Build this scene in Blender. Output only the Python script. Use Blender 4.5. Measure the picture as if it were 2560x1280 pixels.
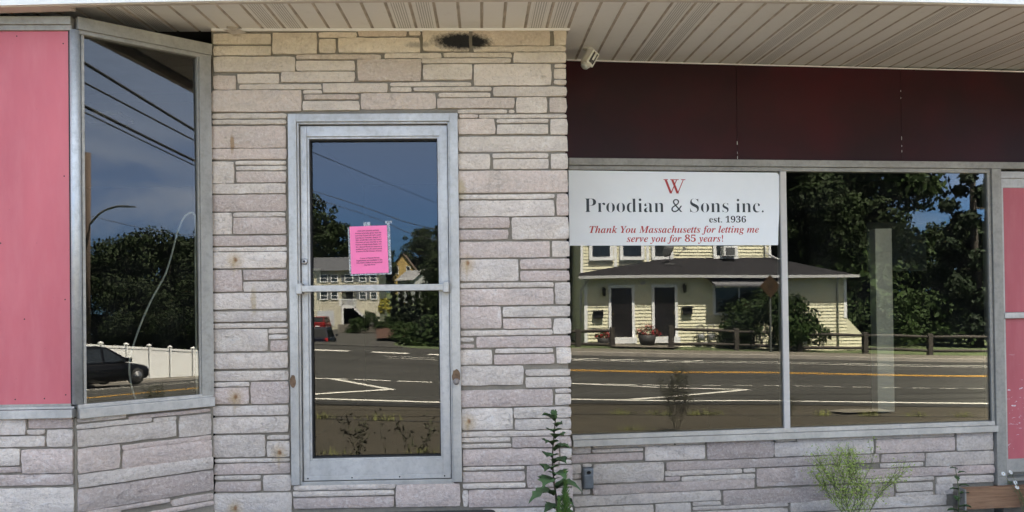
import bpy, math, random
import numpy as np
from mathutils import Vector, Matrix, noise as mnoise
R = math.radians
for o in list(bpy.data.objects): bpy.data.objects.remove(o)
scn = bpy.context.scene
COL = scn.collection

# ------------------------------------------------------------------ camera
cd = bpy.data.cameras.new('camera'); cam = bpy.data.objects.new('camera', cd); COL.objects.link(cam)
cd.sensor_width = 36.0; cd.lens = 36.0*2100/2560; cd.shift_y = 95/2560; cd.clip_start = .05; cd.clip_end = 1500
fw = Vector((0.03568225, 0.9993027, 0.01099535)); rt = Vector((0.99928263, -0.03553752, -0.0130888)); up = Vector((0.01268893, -0.0114545, 0.99985388))
M = Matrix((rt, up, -fw)).transposed().to_4x4(); M.translation = Vector((0, -5, 1.5)); cam.matrix_world = M
scn.camera = cam
# ------------------------------------------------------------------ sky, sun, exposure
SUN_EL, SUN_AZ = 65.0, 8.0          # sun stands behind the shop, high in the south
w = bpy.data.worlds.new('World'); scn.world = w; w.use_nodes = True
nt = w.node_tree; N = nt.nodes; L = nt.links
bg = N['Background']; bg.inputs[1].default_value = 0.062
sky = N.new('ShaderNodeTexSky'); sky.sky_type = 'NISHITA'; sky.sun_disc = False
sky.sun_elevation = R(SUN_EL); sky.sun_rotation = R(SUN_AZ); sky.air_density = 1.0; sky.dust_density = .6; sky.ozone_density = 1.5
tc = N.new('ShaderNodeTexCoord'); sx = N.new('ShaderNodeSeparateXYZ'); L.new(tc.outputs['Generated'], sx.inputs[0])
ad = N.new('ShaderNodeMath'); ad.operation = 'ADD'; ad.inputs[1].default_value = .22; L.new(sx.outputs[2], ad.inputs[0])
dx = N.new('ShaderNodeMath'); dx.operation = 'DIVIDE'; L.new(sx.outputs[0], dx.inputs[0]); L.new(ad.outputs[0], dx.inputs[1])
dy = N.new('ShaderNodeMath'); dy.operation = 'DIVIDE'; L.new(sx.outputs[1], dy.inputs[0]); L.new(ad.outputs[0], dy.inputs[1])
cx = N.new('ShaderNodeCombineXYZ'); L.new(dx.outputs[0], cx.inputs[0]); L.new(dy.outputs[0], cx.inputs[1])
cn = N.new('ShaderNodeTexNoise'); cn.inputs['Scale'].default_value = 1.35; cn.inputs['Detail'].default_value = 9; cn.inputs['Roughness'].default_value = .58; cn.inputs['Distortion'].default_value = .5
L.new(cx.outputs[0], cn.inputs['Vector'])
cr = N.new('ShaderNodeMapRange'); cr.inputs[1].default_value = .43; cr.inputs[2].default_value = .72; cr.inputs[3].default_value = 0; cr.inputs[4].default_value = .8
L.new(cn.outputs['Fac'], cr.inputs[0])
# the cloud bank stands in the east (towards +x), the west is clear
az = N.new('ShaderNodeMapRange'); az.inputs[1].default_value = .2; az.inputs[2].default_value = .75; L.new(sx.outputs[0], az.inputs[0])
ml = N.new('ShaderNodeMath'); ml.operation = 'MULTIPLY'; L.new(cr.outputs[0], ml.inputs[0]); L.new(az.outputs[0], ml.inputs[1])
cm = N.new('ShaderNodeMixRGB'); cm.inputs[2].default_value = (4.2, 4.4, 4.9, 1)
# deep clear blue low in the north, warm tint added overhead to balance facade light
el = N.new('ShaderNodeMapRange'); el.inputs[1].default_value = .05; el.inputs[2].default_value = .55; L.new(sx.outputs[2], el.inputs[0])
tint = N.new('ShaderNodeMixRGB'); tint.inputs[1].default_value = (.075, .235, .54, 1); tint.inputs[2].default_value = (1.85, 1.28, .80, 1); L.new(el.outputs[0], tint.inputs[0])
# paler haze along the skyline
h2 = N.new('ShaderNodeMapRange'); h2.inputs[1].default_value = .14; h2.inputs[2].default_value = .02; h2.inputs[3].default_value = 0; h2.inputs[4].default_value = .55; L.new(sx.outputs[2], h2.inputs[0])
t2 = N.new('ShaderNodeMixRGB'); t2.inputs[2].default_value = (.20, .34, .56, 1); L.new(h2.outputs[0], t2.inputs[0]); L.new(tint.outputs[0], t2.inputs[1]); tint = t2
tm = N.new('ShaderNodeMixRGB'); tm.blend_type = 'MULTIPLY'; tm.inputs[0].default_value = 1; L.new(sky.outputs[0], tm.inputs[1]); L.new(tint.outputs[0], tm.inputs[2])
hz = N.new('ShaderNodeMapRange'); hz.inputs[1].default_value = .26; hz.inputs[2].default_value = .15; hz.inputs[3].default_value = .12; hz.inputs[4].default_value = 1; L.new(sx.outputs[2], hz.inputs[0])
m3 = N.new('ShaderNodeMath'); m3.operation = 'MULTIPLY'; L.new(ml.outputs[0], m3.inputs[0]); L.new(hz.outputs[0], m3.inputs[1])
L.new(m3.outputs[0], cm.inputs[0]); L.new(tm.outputs[0], cm.inputs[1]); L.new(cm.outputs[0], bg.inputs[0])
sd = bpy.data.lights.new('sun', 'SUN'); sd.energy = 5.0; sd.angle = R(.53); sd.color = (1, .94, .85)
so = bpy.data.objects.new('sun', sd); COL.objects.link(so)
sp = Vector((math.sin(R(SUN_AZ))*math.cos(R(SUN_EL)), math.cos(R(SUN_AZ))*math.cos(R(SUN_EL)), math.sin(R(SUN_EL))))
so.rotation_euler = (-sp).to_track_quat('-Z', 'Y').to_euler(); so.location = sp*60
vs = scn.view_settings; vs.view_transform = 'Standard'; vs.look = 'None'; vs.gamma = 1; vs.exposure = 3.7
scn.render.engine = 'CYCLES'
try:
    scn.cycles.max_bounces = 8; scn.cycles.diffuse_bounces = 4; scn.cycles.glossy_bounces = 4; scn.cycles.transparent_max_bounces = 10
    scn.cycles.caustics_reflective = False; scn.cycles.caustics_refractive = False
except Exception: pass

# ------------------------------------------------------------------ material helpers
def newmat(name):
    m = bpy.data.materials.new(name); m.use_nodes = True
    return m, m.node_tree.nodes, m.node_tree.links, m.node_tree.nodes['Principled BSDF']
def noise_node(N, L, scale, detail=5, rough=.6, stretch=None, coord='Object', dist=0):
    t = N.new('ShaderNodeTexCoord'); n = N.new('ShaderNodeTexNoise')
    n.inputs['Scale'].default_value = scale; n.inputs['Detail'].default_value = detail; n.inputs['Roughness'].default_value = rough; n.inputs['Distortion'].default_value = dist
    if stretch:
        mp = N.new('ShaderNodeMapping'); mp.inputs['Scale'].default_value = stretch; L.new(t.outputs[coord], mp.inputs[0]); L.new(mp.outputs[0], n.inputs['Vector'])
    else: L.new(t.outputs[coord], n.inputs['Vector'])
    return n
def ramp(N, L, src, a, b, lo=0., hi=1.):
    r = N.new('ShaderNodeMapRange'); r.inputs[1].default_value = a; r.inputs[2].default_value = b; r.inputs[3].default_value = lo; r.inputs[4].default_value = hi
    L.new(src, r.inputs[0]); return r.outputs[0]
def mix(N, L, fac, a, b, mode='MIX'):
    m = N.new('ShaderNodeMixRGB'); m.blend_type = mode
    for i, v in ((0, fac), (1, a), (2, b)):
        if hasattr(v, 'links') or isinstance(v, bpy.types.NodeSocket): L.new(v, m.inputs[i])
        elif i == 0: m.inputs[0].default_value = v
        else: m.inputs[i].default_value = (*v, 1)
    return m.outputs[0]
def bump(N, L, P, h, strength, dist=.01):
    b = N.new('ShaderNodeBump'); b.inputs['Strength'].default_value = strength; b.inputs['Distance'].default_value = dist
    L.new(h, b.inputs['Height']); L.new(b.outputs[0], P.inputs['Normal']); return b
_pm = {}
def pm(name, col, rough=.6, metal=0., var=.25, scale=4., bmp=0., bscale=40., col2=None, stretch=None, spec=None):
    """plain procedural material: base colour broken up by two octaves of noise, optional bump"""
    if name in _pm: return _pm[name]
    m, N, L, P = newmat(name)
    n1 = noise_node(N, L, scale, 6, .65, stretch); n2 = noise_node(N, L, scale*9, 3, .6, stretch)
    dark = tuple(c*(1-var) for c in col); lite = tuple(min(1, c*(1+var*.8)) for c in (col2 or col))
    a = mix(N, L, ramp(N, L, n1.outputs['Fac'], .3, .7), dark, lite)
    b = mix(N, L, ramp(N, L, n2.outputs['Fac'], .35, .65, 0, .5), a, col)
    L.new(b, P.inputs['Base Color']); P.inputs['Roughness'].default_value = rough; P.inputs['Metallic'].default_value = metal
    if spec is not None: P.inputs['Specular IOR Level'].default_value = spec
    if bmp: bump(N, L, P, noise_node(N, L, bscale, 4).outputs['Fac'], bmp)
    _pm[name] = m; return m

# ------------------------------------------------------------------ mesh builder
class MB:
    def __init__(s, xf=None): s.v = []; s.f = []; s.mi = []; s.sm = []; s.xf = xf; s.col = []; s.cc = (1, 1, 1)
    def add(s, vs, fs, mi=0, smooth=False):
        b = len(s.v)
        for p in vs:
            s.v.append(s.xf(*p) if s.xf else tuple(p)); s.col.append(s.cc)
        for f in fs: s.f.append(tuple(b+i for i in f)); s.mi.append(mi); s.sm.append(smooth)
    def box(s, x0, x1, y0, y1, z0, z1, mi=0):
        s.add([(x0,y0,z0),(x1,y0,z0),(x1,y1,z0),(x0,y1,z0),(x0,y0,z1),(x1,y0,z1),(x1,y1,z1),(x0,y1,z1)],
              [(0,3,2,1),(4,5,6,7),(0,1,5,4),(1,2,6,5),(2,3,7,6),(3,0,4,7)], mi)
    def hexa(s, p, mi=0): s.add(p, [(0,3,2,1),(4,5,6,7),(0,1,5,4),(1,2,6,5),(2,3,7,6),(3,0,4,7)], mi)
    def poly(s, pts, mi=0): s.add(pts, [tuple(range(len(pts)))], mi)
    def prism(s, pts, d, mi=0):
        n = len(pts); q = [tuple(a+b for a, b in zip(p, d)) for p in pts]
        s.add(list(pts)+q, [tuple(range(n))[::-1], tuple(range(n, 2*n))]+[(i,(i+1)%n,n+(i+1)%n,n+i) for i in range(n)], mi)
    def tube(s, pts, r, n=6, mi=0, cap=True, smooth=True):
        P = [Vector(p) for p in pts]; k = len(P); rr = r if isinstance(r, (list, tuple)) else [r]*k
        vs = []; a = None
        for i in range(k):
            t = (P[min(i+1, k-1)]-P[max(i-1, 0)])
            t = t.normalized() if t.length > 1e-9 else Vector((0,0,1))
            if a is None: a = t.orthogonal().normalized()
            else:
                a = a - t*a.dot(t); a = a.normalized() if a.length > 1e-6 else t.orthogonal().normalized()
            b = t.cross(a)
            for j in range(n):
                q = P[i]+(a*math.cos(2*math.pi*j/n)+b*math.sin(2*math.pi*j/n))*rr[i]; vs.append(tuple(q))
        fs = [(i*n+j, i*n+(j+1)%n, (i+1)*n+(j+1)%n, (i+1)*n+j) for i in range(k-1) for j in range(n)]
        s.add(vs, fs, mi, smooth)
        if cap:
            b = len(s.v)-len(vs)
            s.f.append(tuple(b+j for j in range(n))[::-1]); s.f.append(tuple(b+(k-1)*n+j for j in range(n))); s.mi += [mi, mi]; s.sm += [False, False]
    def lathe(s, prof, c=(0,0,0), n=16, mi=0, axis='z', smooth=True):
        vs = []
        for r, h in prof:
            for j in range(n):
                a = 2*math.pi*j/n; x, y = r*math.cos(a), r*math.sin(a)
                p = (x, y, h) if axis == 'z' else (h, x, y) if axis == 'x' else (x, h, y)
                vs.append(tuple(p[i]+c[i] for i in range(3)))
        k = len(prof)
        fs = [(i*n+j, i*n+(j+1)%n, (i+1)*n+(j+1)%n, (i+1)*n+j) for i in range(k-1) for j in range(n)]
        s.add(vs, fs+[tuple(range(n))[::-1], tuple(range((k-1)*n, k*n))], mi, smooth)
    def build(s, name, mats, parent=None, bevel=0, fixn=True, colattr=False):
        me = bpy.data.meshes.new(name); off = Vector((0,0,0))
        root = parent
        while root is not None and root.parent is not None: root = root.parent
        if root is not None and not root.get('_local'): off = root.location
        me.from_pydata([tuple(Vector(p)-off) for p in s.v], [], s.f)
        for m in (mats if isinstance(mats, (list, tuple)) else [mats]): me.materials.append(m)
        me.polygons.foreach_set('material_index', s.mi); me.polygons.foreach_set('use_smooth', s.sm)
        if colattr:
            a = me.attributes.new('col', 'FLOAT_COLOR', 'POINT'); a.data.foreach_set('color', [x for c in s.col for x in (*c, 1.)])
        me.update()
        if fixn:
            import bmesh
            bm = bmesh.new(); bm.from_mesh(me); bmesh.ops.recalc_face_normals(bm, faces=bm.faces); bm.to_mesh(me); bm.free()
        o = bpy.data.objects.new(name, me); COL.objects.link(o)
        if parent is not None: o.parent = parent
        if bevel:
            b = o.modifiers.new('bevel', 'BEVEL'); b.width = bevel; b.segments = 2; b.limit_method = 'ANGLE'; b.angle_limit = R(40)
        return o
def frame(p0, d, n):
    """local (u along the wall, d out of the wall, z up) -> world"""
    return lambda u, k, z: (p0[0]+d[0]*u+n[0]*k, p0[1]+d[1]*u+n[1]*k, p0[2]+z)
def tag(o, label=None, cat=None, group=None, kind=None):
    if label: o['label'] = label
    if cat: o['category'] = cat
    if group: o['group'] = group
    if kind: o['kind'] = kind
    return o
def thing(name, label, cat, loc=(0,0,0), rz=0, group=None, local=False):
    o = bpy.data.objects.new(name, None); COL.objects.link(o); o.location = loc; o.rotation_euler = (0,0,rz); o.empty_display_size = .2
    if local: o['_local'] = 1
    return tag(o, label, cat, group)
def dup(root, loc, rz=0, label=None, group=None, scale=None):
    r = root.copy(); COL.objects.link(r); r.location = loc; r.rotation_euler = (0,0,rz)
    if label: r['label'] = label
    if group: r['group'] = group
    if scale: r.scale = scale
    for ch in list(root.children):
        c = ch.copy(); COL.objects.link(c); c.parent = r
        for g in ch.children:
            d = g.copy(); COL.objects.link(d); d.parent = c
    return r
def text_pts(s, size=1., offset=0.):
    c = bpy.data.curves.new('lettering', 'FONT'); c.body = s; c.size = size; c.offset = offset; c.resolution_u = 6
    o = bpy.data.objects.new('lettering', c); COL.objects.link(o)
    bpy.context.view_layer.update()
    me = bpy.data.meshes.new_from_object(o.evaluated_get(bpy.context.evaluated_depsgraph_get()))
    v = [tuple(p.co) for p in me.vertices]; f = [tuple(p.vertices) for p in me.polygons]
    bpy.data.objects.remove(o); bpy.data.curves.remove(c); bpy.data.meshes.remove(me)
    return v, f
def put_text(mb, s, u0, u1, z0, cap, d, offset=0., capref=None):
    """lay lettering on a wall frame: u0..u1 wide, baseline z0, capital height cap"""
    v, f = text_pts(s, 1., offset)
    xs = [p[0] for p in v]; x0, x1 = min(xs), max(xs); ch = capref or .7
    mb.add([(u0+(p[0]-x0)/(x1-x0)*(u1-u0), d, z0+p[1]/ch*cap) for p in v], f)
def serif(s, italic=False):
    A, a = (0x1D468, 0x1D482) if italic else (0x1D400, 0x1D41A)
    return ''.join(chr(A+ord(c)-65) if 'A' <= c <= 'Z' else chr(a+ord(c)-97) if 'a' <= c <= 'z' else chr(0x1D7CE+int(c)) if c.isdigit() else c for c in s)
rnd = random.Random(7)

# ------------------------------------------------------------------ wall planes of the shop front
# mid wall y = 0; right-hand window wall recessed and turned 5.5 deg; bay side turned 41 deg; bay front y = -0.50
TW = R(5.5); WD = (math.cos(TW), math.sin(TW)); WN = (math.sin(TW), -math.cos(TW)); W0 = (0.603, 0.75, 0)
TB = R(41.0); BD = (math.cos(TB), math.sin(TB)); BN = (math.sin(TB), -math.cos(TB)); B0 = (-1.5789, -0.02, 0)
FM = frame((0,0,0), (1,0), (0,-1)); FW = frame(W0, WD, WN); FB = frame(B0, BD, BN); FF = frame((0,-.5,0), (1,0), (0,-1))

# ------------------------------------------------------------------ materials of the shop front
def stone_mat():
    m, N, L, P = newmat('split_stone')
    at = N.new('ShaderNodeAttribute'); at.attribute_name = 'col'
    n1 = noise_node(N, L, 7, 8, .7, (1, 1, 1.8), dist=.6); n2 = noise_node(N, L, 55, 6, .75); n3 = noise_node(N, L, 2.2, 4, .6); n4 = noise_node(N, L, 150, 3, .7)
    c = mix(N, L, ramp(N, L, n1.outputs['Fac'], .40, .66, 0, .62), at.outputs['Color'], (.50, .435, .41))
    c = mix(N, L, ramp(N, L, n1.outputs['Fac'], .30, .44, .55, 0), c, (.82, .79, .77))
    c = mix(N, L, ramp(N, L, n2.outputs['Fac'], .50, .70, 0, .65), c, (.80, .76, .73))
    c = mix(N, L, ramp(N, L, n2.outputs['Fac'], .31, .47, .65, 0), c, (.34, .30, .28))
    c = mix(N, L, ramp(N, L, n4.outputs['Fac'], .66, .74, 0, .6), c, (.88, .86, .84))
    c = mix(N, L, ramp(N, L, n3.outputs['Fac'], .45, .7, 0, .25), c, (.50, .455, .41))
    n5 = noise_node(N, L, 9, 7, .6, (1, 1, 1.5), dist=2.2); rg = N.new('ShaderNodeMath'); rg.operation = 'SUBTRACT'; L.new(n5.outputs['Fac'], rg.inputs[0]); rg.inputs[1].default_value = .5; ab = N.new('ShaderNodeMath'); ab.operation = 'ABSOLUTE'; L.new(rg.outputs[0], ab.inputs[0])
    km = N.new('ShaderNodeMath'); km.operation = 'MULTIPLY'; L.new(ramp(N, L, ab.outputs[0], 0, .012, .55, 0), km.inputs[0]); L.new(ramp(N, L, noise_node(N, L, 4.5, 4, .6).outputs['Fac'], .54, .66), km.inputs[1])
    c = mix(N, L, km.outputs[0], c, (.42, .37, .34))
    # tan dirt plus painted-in warm bounce light on the courses under the eaves; then a soot mark and rust marks: stains with their own place and shape
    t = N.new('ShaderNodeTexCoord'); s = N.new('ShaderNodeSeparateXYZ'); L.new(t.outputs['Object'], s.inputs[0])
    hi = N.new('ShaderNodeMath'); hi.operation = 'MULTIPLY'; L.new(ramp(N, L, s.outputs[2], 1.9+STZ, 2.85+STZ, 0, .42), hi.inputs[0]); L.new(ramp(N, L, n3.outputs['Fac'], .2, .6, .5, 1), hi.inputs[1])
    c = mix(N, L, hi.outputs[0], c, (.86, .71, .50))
    def spot(c, x, z, rx, rz, colr, amt, soft=.35):
        vx = N.new('ShaderNodeMath'); vx.operation = 'SUBTRACT'; L.new(s.outputs[0], vx.inputs[0]); vx.inputs[1].default_value = x
        vz = N.new('ShaderNodeMath'); vz.operation = 'SUBTRACT'; L.new(s.outputs[2], vz.inputs[0]); vz.inputs[1].default_value = z+STZ
        cb = N.new('ShaderNodeCombineXYZ')
        for sk, v, r_ in ((0, vx, rx), (2, vz, rz)):
            dv = N.new('ShaderNodeMath'); dv.operation = 'DIVIDE'; L.new(v.outputs[0], dv.inputs[0]); dv.inputs[1].default_value = r_; L.new(dv.outputs[0], cb.inputs[sk])
        ln = N.new('ShaderNodeVectorMath'); ln.operation = 'LENGTH'; L.new(cb.outputs[0], ln.inputs[0])
        wob = N.new('ShaderNodeMath'); wob.operation = 'MULTIPLY_ADD'; L.new(n2.outputs['Fac'], wob.inputs[0]); wob.inputs[1].default_value = 1.0; L.new(ln.outputs['Value'], wob.inputs[2])
        return mix(N, L, ramp(N, L, wob.outputs[0], 1.5-soft, 1.5+soft, amt, 0), c, colr)
    for x, z in ((-1.447,1.772),(-1.452,.971),(-.086,1.737),(-.09,.8),(-1.2,.64),(-1.46,.318)):
        c = spot(c, x, z-.004, .034, .040, (.50, .33, .12), .55, .75); c = spot(c, x+.004, z+.004, .010, .014, (.25, .10, .03), .8, .5); c = spot(c, x-.004, z-.04, .007, .05, (.50, .36, .18), .4, .7)
    c = spot(c, -1.455, 2.46, .012, .05, (.36, .2, .06), .7); c = spot(c, -1.34, 1.53, .015, .08, (.4, .29, .12), .5); c = spot(c, -.12, 2.18, .03, .06, (.42, .33, .14), .5)
    c = spot(c, -.105, 3.06, .155, .048, (.012, .012, .014), 1., .28); c = spot(c, -.06, 3.055, .12, .03, (.01, .01, .012), 1., .3); c = spot(c, -.36, 3.04, .07, .016, (.16, .14, .12), .5, .45)
    L.new(c, P.inputs['Base Color']); P.inputs['Roughness'].default_value = .85
    b1 = N.new('ShaderNodeMath'); b1.operation = 'MULTIPLY_ADD'; L.new(n1.outputs['Fac'], b1.inputs[0]); b1.inputs[1].default_value = 1.6; L.new(n2.outputs['Fac'], b1.inputs[2]); b2_ = N.new('ShaderNodeMath'); b2_.operation = 'ADD'; L.new(b1.outputs[0], b2_.inputs[0]); kb = N.new('ShaderNodeMath'); kb.operation = 'MULTIPLY'; L.new(km.outputs[0], kb.inputs[0]); kb.inputs[1].default_value = -.8; L.new(kb.outputs[0], b2_.inputs[1]); b1 = b2_
    bump(N, L, P, b1.outputs[0], .85, .015)
    return m
STZ = -.29
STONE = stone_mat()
MORTAR = pm('mortar', (.25, .222, .18), .95, var=.3, scale=6, bmp=.5, bscale=90)
def alu(name, col, rough=.45, metal=.55, spots=.5):
    m, N, L, P = newmat(name)
    n1 = noise_node(N, L, 3.5, 6, .7, (1, 1, .5)); n2 = noise_node(N, L, 130, 3, .8); n3 = noise_node(N, L, 30, 4, .7)
    c = mix(N, L, ramp(N, L, n1.outputs['Fac'], .35, .68), tuple(x*.72 for x in col), col)
    c = mix(N, L, ramp(N, L, n3.outputs['Fac'], .48, .68, 0, .35), c, tuple(x*.6 for x in col))
    c = mix(N, L, ramp(N, L, n2.outputs['Fac'], .63, .70, 0, spots), c, tuple(x*.38 for x in col))
    L.new(c, P.inputs['Base Color']); P.inputs['Metallic'].default_value = metal
    L.new(ramp(N, L, n3.outputs['Fac'], .3, .7, rough-.1, rough+.2), P.inputs['Roughness'])
    bump(N, L, P, n2.outputs['Fac'], .12, .003); return m
ALU = alu('weathered_aluminium', (.54, .525, .50)); ALU_D = alu('dirty_aluminium', (.40, .385, .35), .6, .35, .3); ALU_L = alu('brushed_aluminium', (.60, .59, .575), .45, .5, .35)
def soffit_mat(vent):
    m, N, L, P = newmat('vented_soffit_vinyl' if vent else 'soffit_vinyl')
    n1 = noise_node(N, L, 1.6, 5, .6, (1, .4, 1)); n2 = noise_node(N, L, 14, 5, .7)
    c = mix(N, L, ramp(N, L, n1.outputs['Fac'], .3, .7), (.82, .805, .785), (.88, .87, .855))
    c = mix(N, L, ramp(N, L, n2.outputs['Fac'], .55, .75, 0, .25), c, (.60, .57, .53))
    if vent:    # rows of punched holes: the dark of the hole itself
        t = N.new('ShaderNodeTexCoord'); s = N.new('ShaderNodeSeparateXYZ'); L.new(t.outputs['Object'], s.inputs[0])
        def wave(sk, per):
            a = N.new('ShaderNodeMath'); a.operation = 'MULTIPLY'; L.new(s.outputs[sk], a.inputs[0]); a.inputs[1].default_value = 2*math.pi/per
            b = N.new('ShaderNodeMath'); b.operation = 'SINE'; L.new(a.outputs[0], b.inputs[0]); return b.outputs[0]
        sm = N.new('ShaderNodeMath'); sm.operation = 'ADD'; L.new(wave(0, .0135), sm.inputs[0]); L.new(wave(1, .0155), sm.inputs[1])
        c = mix(N, L, ramp(N, L, sm.outputs[0], .55, .95, 0, .92), c, (.10, .09, .08))
    L.new(c, P.inputs['Base Color']); P.inputs['Roughness'].default_value = .55; return m
SOFF, VENT = soffit_mat(False), soffit_mat(True)
GROOVE = pm('soffit_groove', (.55, .49, .43), .8, var=.4, scale=8)
def pink_mat(name, chips):
    m, N, L, P = newmat(name)
    n1 = noise_node(N, L, 1.3, 5, .6, (1, 1, .35)); n2 = noise_node(N, L, 10, 6, .7, (1, 1, .2)); n3 = noise_node(N, L, 70, 3, .7)
    c = mix(N, L, ramp(N, L, n1.outputs['Fac'], .3, .7), (.44, .092, .115), (.58, .14, .165))
    c = mix(N, L, ramp(N, L, n2.outputs['Fac'], .45, .75, 0, .4), c, (.56, .19, .21))
    c = mix(N, L, ramp(N, L, n3.outputs['Fac'], .70, .74, 0, .6), c, (.25, .07, .08))
    if chips:
        t = N.new('ShaderNodeTexCoord'); s = N.new('ShaderNodeSeparateXYZ'); L.new(t.outputs['Object'], s.inputs[0])
        n4 = noise_node(N, L, 13, 5, .65, (.8, 1, 3.2), dist=1.2)
        a = N.new('ShaderNodeMath'); a.operation = 'MULTIPLY'; L.new(ramp(N, L, n4.outputs['Fac'], .640, .650), a.inputs[0]); L.new(ramp(N, L, s.outputs[2], 1.1+STZ, .95+STZ), a.inputs[1])
        c = mix(N, L, a.outputs[0], c, (.70, .66, .72))
    L.new(c, P.inputs['Base Color']); P.inputs['Roughness'].default_value = .5; return m
PINK, PINKC = pink_mat('pink_paint', False), pink_mat('flaking_pink_paint', True)
def maroon_mat():
    m, N, L, P = newmat('maroon_enamel')
    n1 = noise_node(N, L, 1.5, 4, .55); n2 = noise_node(N, L, 160, 2, .7)
    c = mix(N, L, ramp(N, L, n1.outputs['Fac'], .42, .68), (.024, .007, .0095), (.048, .0068, .0105))
    c = mix(N, L, ramp(N, L, n2.outputs['Fac'], .74, .78, 0, .35), c, (.2, .15, .13))
    L.new(c, P.inputs['Base Color']); P.inputs['Roughness'].default_value = .4; P.inputs['Specular IOR Level'].default_value = .2; return m
MAROON = maroon_mat()
def glass_mat():
    m, N, L, P = newmat('plate_glass'); N.remove(P); out = N['Material Output']
    g = N.new('ShaderNodeBsdfGlossy'); g.inputs['Roughness'].default_value = 0; g.inputs['Color'].default_value = (1, .99, .95, 1)
    t = N.new('ShaderNodeBsdfTransparent'); t.inputs['Color'].default_value = (.80, .81, .78, 1)
    f = N.new('ShaderNodeFresnel'); f.inputs['IOR'].default_value = 1.56
    n = noise_node(N, L, .95, 0, .4); b = N.new('ShaderNodeBump'); b.inputs['Strength'].default_value = .06; b.inputs['Distance'].default_value = .02
    L.new(n.outputs['Fac'], b.inputs['Height']); L.new(b.outputs[0], g.inputs['Normal'])
    x = N.new('ShaderNodeMixShader'); L.new(f.outputs[0], x.inputs[0]); L.new(t.outputs[0], x.inputs[1]); L.new(g.outputs[0], x.inputs[2]); df = N.new('ShaderNodeBsdfDiffuse'); df.inputs['Color'].default_value = (.6, .58, .54, 1)   # a film of dust
    dn = noise_node(N, L, 3, 6, .7); y = N.new('ShaderNodeMixShader'); L.new(ramp(N, L, dn.outputs['Fac'], .45, .8, .002, .014), y.inputs[0]); L.new(x.outputs[0], y.inputs[1]); L.new(df.outputs[0], y.inputs[2])
    L.new(y.outputs[0], out.inputs['Surface'])
    return m
GLASS = glass_mat()
DARK = pm('dark_interior', (.010, .010, .010), .9); RUBBER = pm('black_rubber', (.02, .02, .022), .7); WHITE = pm('white_enamel', (.74, .74, .73), .45, var=.08)
STEEL = pm('steel', (.45, .45, .46), .35, metal=.8)

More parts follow.
